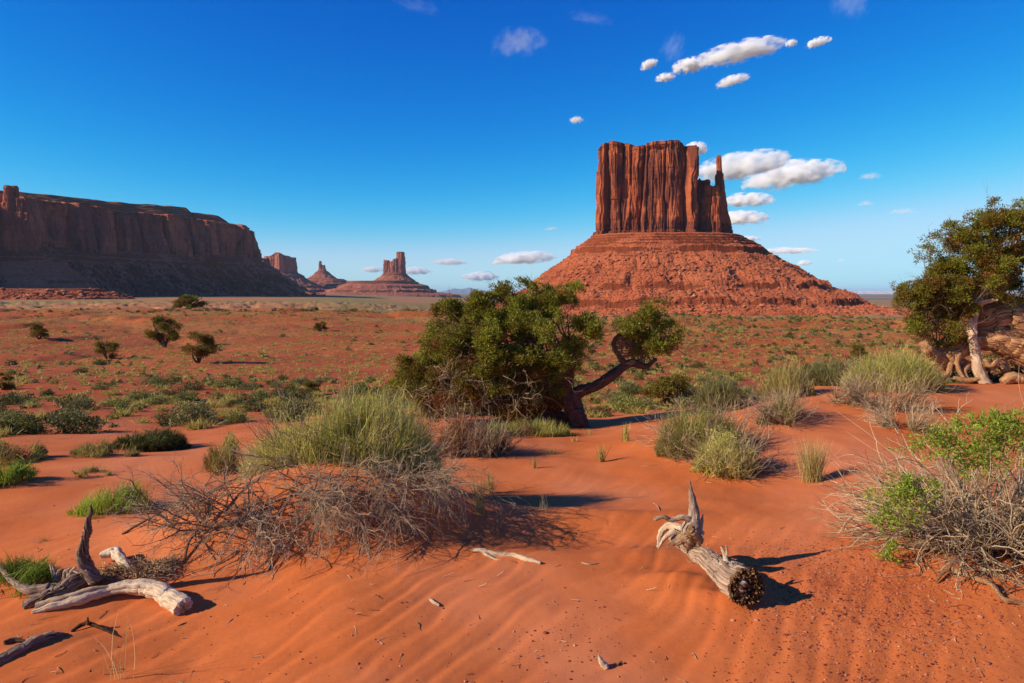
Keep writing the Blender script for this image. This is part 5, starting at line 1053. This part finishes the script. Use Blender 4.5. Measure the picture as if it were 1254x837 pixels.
def sticks():
    L = [([(578, 676), (590, 678), (606, 681), (628, 682), (645, 687), (662, 691)], .017, 'pale weathered stick lying across the open sand near the shadow edge', PALEWOOD),
         ([(712, 690), (722, 692), (733, 691)], .006, 'short thin straw-coloured twig right of the pale weathered stick', PALEWOOD),
         ([(526, 735), (531, 739), (538, 743)], .010, 'small pale wood chip on the rippled sand', PALEWOOD),
         ([(756, 816), (760, 812), (764, 813)], .006, 'tiny dark splinter beside the upright chip', ROT),
         ([(690, 655), (697, 653), (705, 655)], .010, 'small dark wood fragment in the long shadow', ROT),
         ([(799, 616), (805, 620), (808, 627)], .004, 'thin dark twig on the sand behind the driftwood stump', TWIG),
         ([(760, 612), (775, 611), (795, 608)], .004, 'long thin twig flat on the sand behind the driftwood stump', TWIG),
         ([(785, 572), (795, 571), (805, 570)], .005, 'dark twig on the sand below the rounded green shrub', TWIG),
         ([(1010, 591), (1018, 590), (1026, 592)], .006, 'pale twig on the sand at the foot of the golden tuft', PALEWOOD),
         ([(272, 768), (279, 764), (285, 759)], .004, 'thin pale splinter on the sand to the right of the pale curved branch', PALEWOOD),
         ([(218, 768), (223, 766), (228, 764)], .006, 'dark wood bit on the sand just below the pale curved branch', ROT)]
    for i, (P, r, lab, m) in enumerate(L):
        b = ground_pt(*P[len(P)//2]); g = Geo(); n = len(P)
        wood(g, [gp(x, y, r*(1.0 if 0 < j < n-1 else .6), r*.5+(.012 if (n > 4 and j == 1) else 0)) for j, (x, y) in enumerate(P)], 40 if n > 4 else 16, 14, .5, 1.5, 140+i, .7, .4)
        if i == 0: wood(g, [gp(592, 680, .009, .015), gp(604, 685, .008, .004), gp(614, 687, .004, 0)], 16, 10, .4, 1, 160, .7)
        link('stick', g.mesh('stick', m, True, b), loc=b, label=lab, cat='stick', group='sticks and chips lying on the sand')
    b = ground_pt(741, 818); g = Geo(); wood(g, [(*b, .018), tuple(b+[-.02, .0, .03])+(.014,), tuple(b+[-.035, 0, .065])+(.003,)], 20, 12, .6, 1, 170, .8)
    link('stick', g.mesh('stick', PALEWOOD, True, b), loc=b, label='pale pointed wood chip standing upright in the sand near the bottom edge', cat='stick', group='sticks and chips lying on the sand')
sticks()

# ---------------------------------------------------------------- gravel and grit
def gravel():
    rs = np.random.RandomState(77); n = 9000
    px = rs.normal(1080, 105, n); py = 655+rs.gamma(2.0, 45, n)+(px-1000)*.12
    ok = (px > 880) & (px < 1300) & (py < 900) & (py > 635); px, py = px[ok], py[ok]
    n2 = 900; px = np.concatenate([px, rs.uniform(0, 1254, n2)]); py = np.concatenate([py, 560+320*rs.rand(n2)**.8])
    c2 = 160; px = np.concatenate([px, rs.normal(690, 50, c2)]); py = np.concatenate([py, rs.normal(775, 16, c2)])
    D = np.interp(py, [500, 535, 567, 627, 670, 745, 837, 900], [13, 10, 8, 6, 5, 4, 3.05, 2.7]); x = (px-CXP)/F_PX*D; z = height(x, D, True)
    n = len(x); s = (.0016+.0045*rs.rand(n)**4+.0012*rs.rand(n))*np.where(rs.rand(n) < .02, 2.0, 1)
    import bmesh; bm = bmesh.new(); bmesh.ops.create_icosphere(bm, subdivisions=1, radius=1); bv = np.array([v.co[:] for v in bm.verts]); bf = np.array([[v.index for v in f.verts] for f in bm.faces]); bm.free()
    v = bv[None]*(1+.5*(rs.rand(n, len(bv), 1)-.5))*s[:, None, None]*np.stack([1+.6*rs.rand(n), 1+.5*rs.rand(n), .6+.4*rs.rand(n)], -1)[:, None]+np.stack([x, D, z+s*.25], -1)[:, None]
    f = (bf[None]+(np.arange(n)*len(bv))[:, None, None]).reshape(-1, 3)
    me = mesh_from('gravel', v.reshape(-1, 3), [f], GRAVEL, False, {'tint': np.repeat(rs.rand(n), len(bv))}); link('gravel', me, kind='stuff')
GRAVEL = leaf_mat('gravel_stone', [(0, (.16, .035, .018)), (.5, (.32, .08, .035)), (.9, (.46, .16, .08)), (1, (.52, .26, .15))], 0)
gravel()

def litter():
    rs = np.random.RandomState(88); g = Geo(); n = 260
    px = rs.uniform(0, 1254, n); py = 545+290*rs.rand(n)**.9; D = np.interp(py, [500, 535, 567, 627, 670, 745, 837, 900], [13, 10, 8, 6, 5, 4, 3.05, 2.7])
    x = (px-CXP)/F_PX*D; z = height(x, D, True)+.004; a = rs.uniform(0, 6.28, n)
    P = grow(np.stack([x, D, z], -1), np.stack([np.cos(a), np.sin(a), 0*a], -1), rs.uniform(.02, .11, n)**1.1, 6, .2, 0, rs, .003); strands(g, P, .0022, .001, rs.rand(n), 4)
    link('litter', g.mesh('litter', TWIG_PALE, False), kind='stuff')
litter()

# ---------------------------------------------------------------- scattered desert plants beyond the dunes
def template(kind, seed, hi=True):
    rs = np.random.RandomState(seed); g = Geo()
    if kind == 'shrub':
        n = 120 if hi else 16; u = unit(rs.normal(size=(n, 3))); u[:, 2] = np.abs(u[:, 2]); p = u*[.5, .5, .62]*(.5+.5*rs.rand(n))[:, None]
        p[:, :2] *= 1+.35*rs.normal(size=(1, 2))*.5
        clumps(g, p, .10, 9 if hi else 4, .09 if hi else .28, .035 if hi else .16, .5, rs, jt=.22)
        if hi:
            s = rs.normal(size=(26, 3))*[.12, .12, 0]; d = rs.normal(size=(26, 3)); d[:, 2] = .4+np.abs(d[:, 2]); blades(g, s, d, .55, .02, .2, .1, rs, 3)
    else:
        n = 130 if hi else 26; p = rs.normal(size=(n, 3))*[.2, .2, 0]; d = rs.normal(size=(n, 3))*.55; d[:, 2] = .8
        blades(g, p, d, .75*(.5+.5*rs.rand(n)), .035 if hi else .12, .3, np.clip(.5+.2*rs.normal(size=n), 0, 1), rs, 4 if hi else 2)
    return g
def visible(x, y, z):
    ok = np.ones(len(x), bool)
    for f in np.linspace(.06, .97, 60):
        ok &= (CAMZ+(z+.25-CAMZ)*f) > height(x*f, y*f, False)-.02
    u = x/(y*cp-(z-CAMZ)*sp)*F_PX+CXP; return ok & (u > -5) & (u < 1259)
def scatter():
    rs = np.random.RandomState(500)
    def cand(n, r0, r1, pw=1.0):
        ph = rs.uniform(R(-41), R(41), n); r = np.exp(rs.uniform(math.log(r0), math.log(r1), n)) if pw == 0 else (r0**pw+(r1**pw-r0**pw)*rs.rand(n))**(1/pw)
        return r*np.sin(ph), r*np.cos(ph)
    specs = []
    # shrubs
    x, y = cand(19000, 15, 250, 1.35); a = x/y
    dens = .26+.9*fbm(x/14, y/14, 3.3, 3)+.45*smooth(-.05, .25, a)*smooth(25, 60, y)+.35*(1-smooth(30, 48, y))+.3*smooth(175, 215, y)-.35*(1-smooth(-.12, .02, a))*smooth(50, 70, y)*(1-smooth(150, 180, y))
    k = rs.rand(len(x)) < np.clip(dens, 0.03, .9)*.75; x, y = x[k], y[k]; z = height(x, y, False); k = visible(x, y, z); x, y, z = x[k], y[k], z[k]
    sh = (x, y, z, (.22+.75*rs.rand(len(x))**2.6)*(1+.5*smooth(150, 230, y)+.25*smooth(60, 150, y)))
    x, y = cand(60000, 15, 235, 1.45); a = x/y
    dens = .65+.8*fbm(x/9, y/9, 8.3, 3)-.3*(1-smooth(22, 40, y))
    k = rs.rand(len(x)) < np.clip(dens, .05, 1)*.62; x, y = x[k], y[k]; z = height(x, y, False); k = visible(x, y, z); x, y, z = x[k], y[k], z[k]
    tf = (x, y, z, .22+.32*rs.rand(len(x)))
    for (x, y, z, s), kind, mats, nm, lab, cat, grp, sname in (
        (sh, 'shrub', (DARKG, SAGE, GREENISH), 'sagebrush', 'low sagebrush dotting the red desert floor beyond the dunes', 'bush', 'sagebrush on the desert floor', 'scattered_sagebrush'),
        (tf, 'tuft', (TUFT,), 'grass_tuft', 'small yellow-green bunchgrass tuft dotting the red slope beyond the dunes', 'grass tuft', 'bunchgrass tufts on the red slope', 'scattered_tufts')):
        order = np.argsort(-(s/np.hypot(x, y))); x, y, z, s = x[order], y[order], z[order], s[order]; N = 285
        T = [mesh_t for mesh_t in (template(kind, 600+i).mesh(nm, mats[i % len(mats)]) for i in range(6))]
        for i in range(min(N, len(x))):
            o = link(nm, T[rs.randint(len(T))], loc=(x[i], y[i], z[i]-.02), label=lab, cat=cat, group=grp)
            o.scale = (s[i]*rs.uniform(.85, 1.3), s[i]*rs.uniform(.85, 1.2), s[i]*rs.uniform(.7, 1.05)); o.rotation_euler = (0, 0, rs.uniform(0, 6.28))
        x, y, z, s = x[N:], y[N:], z[N:], s[N:]
        G_ = [Geo() for _ in mats]; tpl = [template(kind, 700+i, False).data() for i in range(5)]
        which = rs.randint(0, len(mats), len(x)); tw = rs.randint(0, 5, len(x))
        for mi in range(len(mats)):
            for ti in range(5):
                q = np.where((which == mi) & (tw == ti))[0]
                if not len(q): continue
                V, F, A, U = tpl[ti]; an = rs.uniform(0, 6.28, len(q)); c, sn = np.cos(an)[:, None], np.sin(an)[:, None]; ss = s[q][:, None]; hz = rs.uniform(.7, 1.05, len(q))[:, None]
                VV = np.stack([(V[None, :, 0]*c-V[None, :, 1]*sn)*ss+x[q][:, None], (V[None, :, 0]*sn+V[None, :, 1]*c)*ss+y[q][:, None], V[None, :, 2]*ss*hz+z[q][:, None]-.02], -1)
                for f in F: 
                    FF = (f[None]+(np.arange(len(q))*len(V))[:, None, None]).reshape(-1, f.shape[1])
                G_[mi].add(VV.reshape(-1, 3), FF, np.clip(np.tile(A, len(q))+np.repeat(.15*rs.normal(size=len(q)), len(V)), 0, 1))
        # one mesh with several materials
        Vs = []; Fs = []; As = []; mi_ = []; off = 0
        for mi, gg in enumerate(G_):
            V, F, A, U = gg.data(); Vs.append(V); As.append(A)
            for f in F: Fs.append(f+off); mi_.append(np.full(len(f), mi))
            off += len(V)
        me = mesh_from(sname, np.concatenate(Vs), [np.concatenate(Fs)], None, False, {'tint': np.concatenate(As)})
        for m in mats: me.materials.append(m)
        me.polygons.foreach_set('material_index', np.concatenate(mi_).astype(np.int32)); me.update()
        link(sname, me, kind='stuff')
        print(nm, len(x)+N)
GREENISH = leaf_mat('olive_shrub_leaves', [(0.0, (.12, .11, .02)), (.5, (.20, .20, .04)), (1.0, (.34, .33, .08))], .2)
scatter()

# ---------------------------------------------------------------- clouds
def cloud_mat():
    m, n, l = newmat('cloud_vapour'); n.remove(n['Principled BSDF'])
    o = n.new('ShaderNodeTexCoord').outputs['Object']; w = n.new('ShaderNodeNewGeometry').outputs['Position']
    ln = n.new('ShaderNodeVectorMath'); ln.operation = 'LENGTH'
    so = n.new('ShaderNodeSeparateXYZ'); l.new(o, so.inputs[0]); co = n.new('ShaderNodeCombineXYZ'); l.new(so.outputs[0], co.inputs[0]); l.new(so.outputs[1], co.inputs[1])
    l.new(mth(n, l, 'MAXIMUM', so.outputs[2], mth(n, l, 'MULTIPLY', so.outputs[2], 2.3)) if False else mth(n, l, 'MULTIPLY', so.outputs[2], mth(n, l, 'ADD', 1.0, mth(n, l, 'MULTIPLY', mth(n, l, 'LESS_THAN', so.outputs[2], 0.0), .9))), co.inputs[2]); l.new(co.outputs[0], ln.inputs[0])
    oi = n.new('ShaderNodeObjectInfo'); wv = n.new('ShaderNodeVectorMath'); wv.operation = 'ADD'; 
    cm = n.new('ShaderNodeCombineXYZ'); l.new(mth(n, l, 'MULTIPLY', oi.outputs['Random'], 40.0), cm.inputs[0])
    l.new(mapping(n, l, o, (2.2, 1.5, 1.3)), wv.inputs[0]); l.new(cm.outputs[0], wv.inputs[1])
    t = noise(n, l, wv.outputs[0], 1.7, 8, .58)
    d = mth(n, l, 'ADD', mth(n, l, 'MULTIPLY', t.outputs[0], 3.0), mth(n, l, 'MULTIPLY', ln.outputs['Value'], -1.0)); d = mrange(n, l, d, .58, 1.30, 0, 1)
    at_ = n.new('ShaderNodeAttribute'); at_.attribute_type = 'OBJECT'; at_.attribute_name = 'density'
    d = mth(n, l, 'MULTIPLY', d, at_.outputs['Fac'])
    v = n.new('ShaderNodeVolumeScatter'); v.inputs['Color'].default_value = (1, 1, 1, 1); v.inputs['Anisotropy'].default_value = -0.35; m.cycles.volume_step_rate = 0.35
    l.new(d, v.inputs['Density']); l.new(v.outputs[0], n['Material Output'].inputs['Volume']); return m
def clouds():
    import bmesh
    m = cloud_mat(); bm = bmesh.new(); bmesh.ops.create_icosphere(bm, subdivisions=2, radius=1.0); me = bpy.data.meshes.new('cloud'); bm.to_mesh(me); bm.free(); me.materials.append(m)
    C = [  # px, py, rx, ry, tilt, optical depth, label
     (905, 66, 58, 13, -8, 9, 'long bright white cloud streak highest above the butte'), (845, 82, 24, 10, -5, 8, 'puffy white knot at the lower end of the long high cloud streak'),
     (795, 80, 12, 6, -20, 5, 'small white cloud scrap left of the long high streak'), (815, 96, 13, 6, -5, 5, 'small flat cloud just under the puffy knot of the high streak'),
     (898, 100, 22, 7, -12, 5, 'slim white cloud below the long high streak'), (969, 54, 8, 5, 0, 4, 'tiny cloud between the long high streak and the slim cloud at its upper right'), (1002, 53, 16, 6, -10, 5, 'slim white cloud at the upper right of the long high streak'),
     (636, 55, 38, 19, -5, .45, 'soft hazy round cloud patch high in the deep blue'), (706, 148, 9, 5, 0, 2.5, 'tiny faint cloud high above the left edge of the butte'),
     (853, 184, 16, 9, 0, 8, 'white cloud peeking from behind the top of the main butte block'), (905, 208, 66, 19, -8, 10, 'large white cloud behind the thumb spire of the butte'), (970, 217, 62, 18, -6, 11, 'large bright cumulus streak right of the thumb spire'),
     (915, 247, 34, 10, 0, 9, 'flat-based white cloud beside the thumb spire, below the two large clouds'), (908, 269, 34, 10, 0, 9, 'flat white cloud lowest beside the foot of the thumb spire'), (918, 293, 14, 4, 0, 4, 'tiny cloud over the right shoulder of the rubble cone'),
     (965, 308, 38, 5, 0, 3.5, 'thin cloud streak low above the right flank of the rubble cone'), (985, 323, 10, 4, 0, 3, 'faint little cloud beneath the thin low streak'), (1030, 320, 4, 3, 0, 1, 'faint cloud fleck low over the far plateau'),
     (640, 318, 44, 9, -4, 8, 'long white cloud low between the castle-shaped butte and the mitten butte'), (588, 340, 26, 7, 0, 6, 'flat white cloud just above the distant mountains'), (550, 322, 24, 5, 0, 3, 'thin cloud right of the castle-shaped butte'), (508, 333, 22, 6, 0, 4, 'white cloud touching the right side of the castle-shaped butte'), (456, 331, 16, 5, 0, 3, 'small white cloud left of the castle-shaped butte'),
     (675, 281, 10, 3, 0, 1.5, 'tiny faint cloud left of the foot of the mitten cliff'), (1065, 217, 14, 5, 0, 1, 'faint cloud wisp far right of the large cumulus'), (1105, 260, 18, 5, 0, .8, 'faint cloud wisp above the ridge-top juniper'), (1060, 250, 10, 4, 0, .8, 'faint cloud fleck between the large cumulus and the ridge-top juniper'),
     (510, 8, 34, 10, 12, .16, 'faint wisp of high cloud at the top edge above the central juniper'), (722, 24, 30, 9, 10, .2, 'faint streak of high cloud right of the soft hazy round patch'), (822, 62, 16, 20, 30, .2, 'faint feathery veil above the puffy knot of the high streak'),
     (1040, 6, 26, 22, 20, .22, 'thin veil of high cloud cut by the top edge of the view')]
    for i, (px, py, rx, ry, tilt, od, lab) in enumerate(C):
        t = ray(px, py)[1]; alt = 2300 if py < 150 else (2000 if py < 260 else 1700)
        D = min(alt/max(t, .02), 42000); c = at(px, py, D); s = D/F_PX; thick = ry*s*1.3
        o = link('cloud', me, loc=c, label=lab, cat='cloud', group='small white clouds'); o.scale = (rx*s*1.02, max(rx*.4*s, thick), ry*s*1.2); o.rotation_euler = (0, R(-tilt)*-1 if False else R(tilt), -math.atan2(c[0], c[1]))
        o['density'] = min(od, 7)/(max(rx*.55*s, thick))*(1.5 if od > 2 else .65)
clouds()
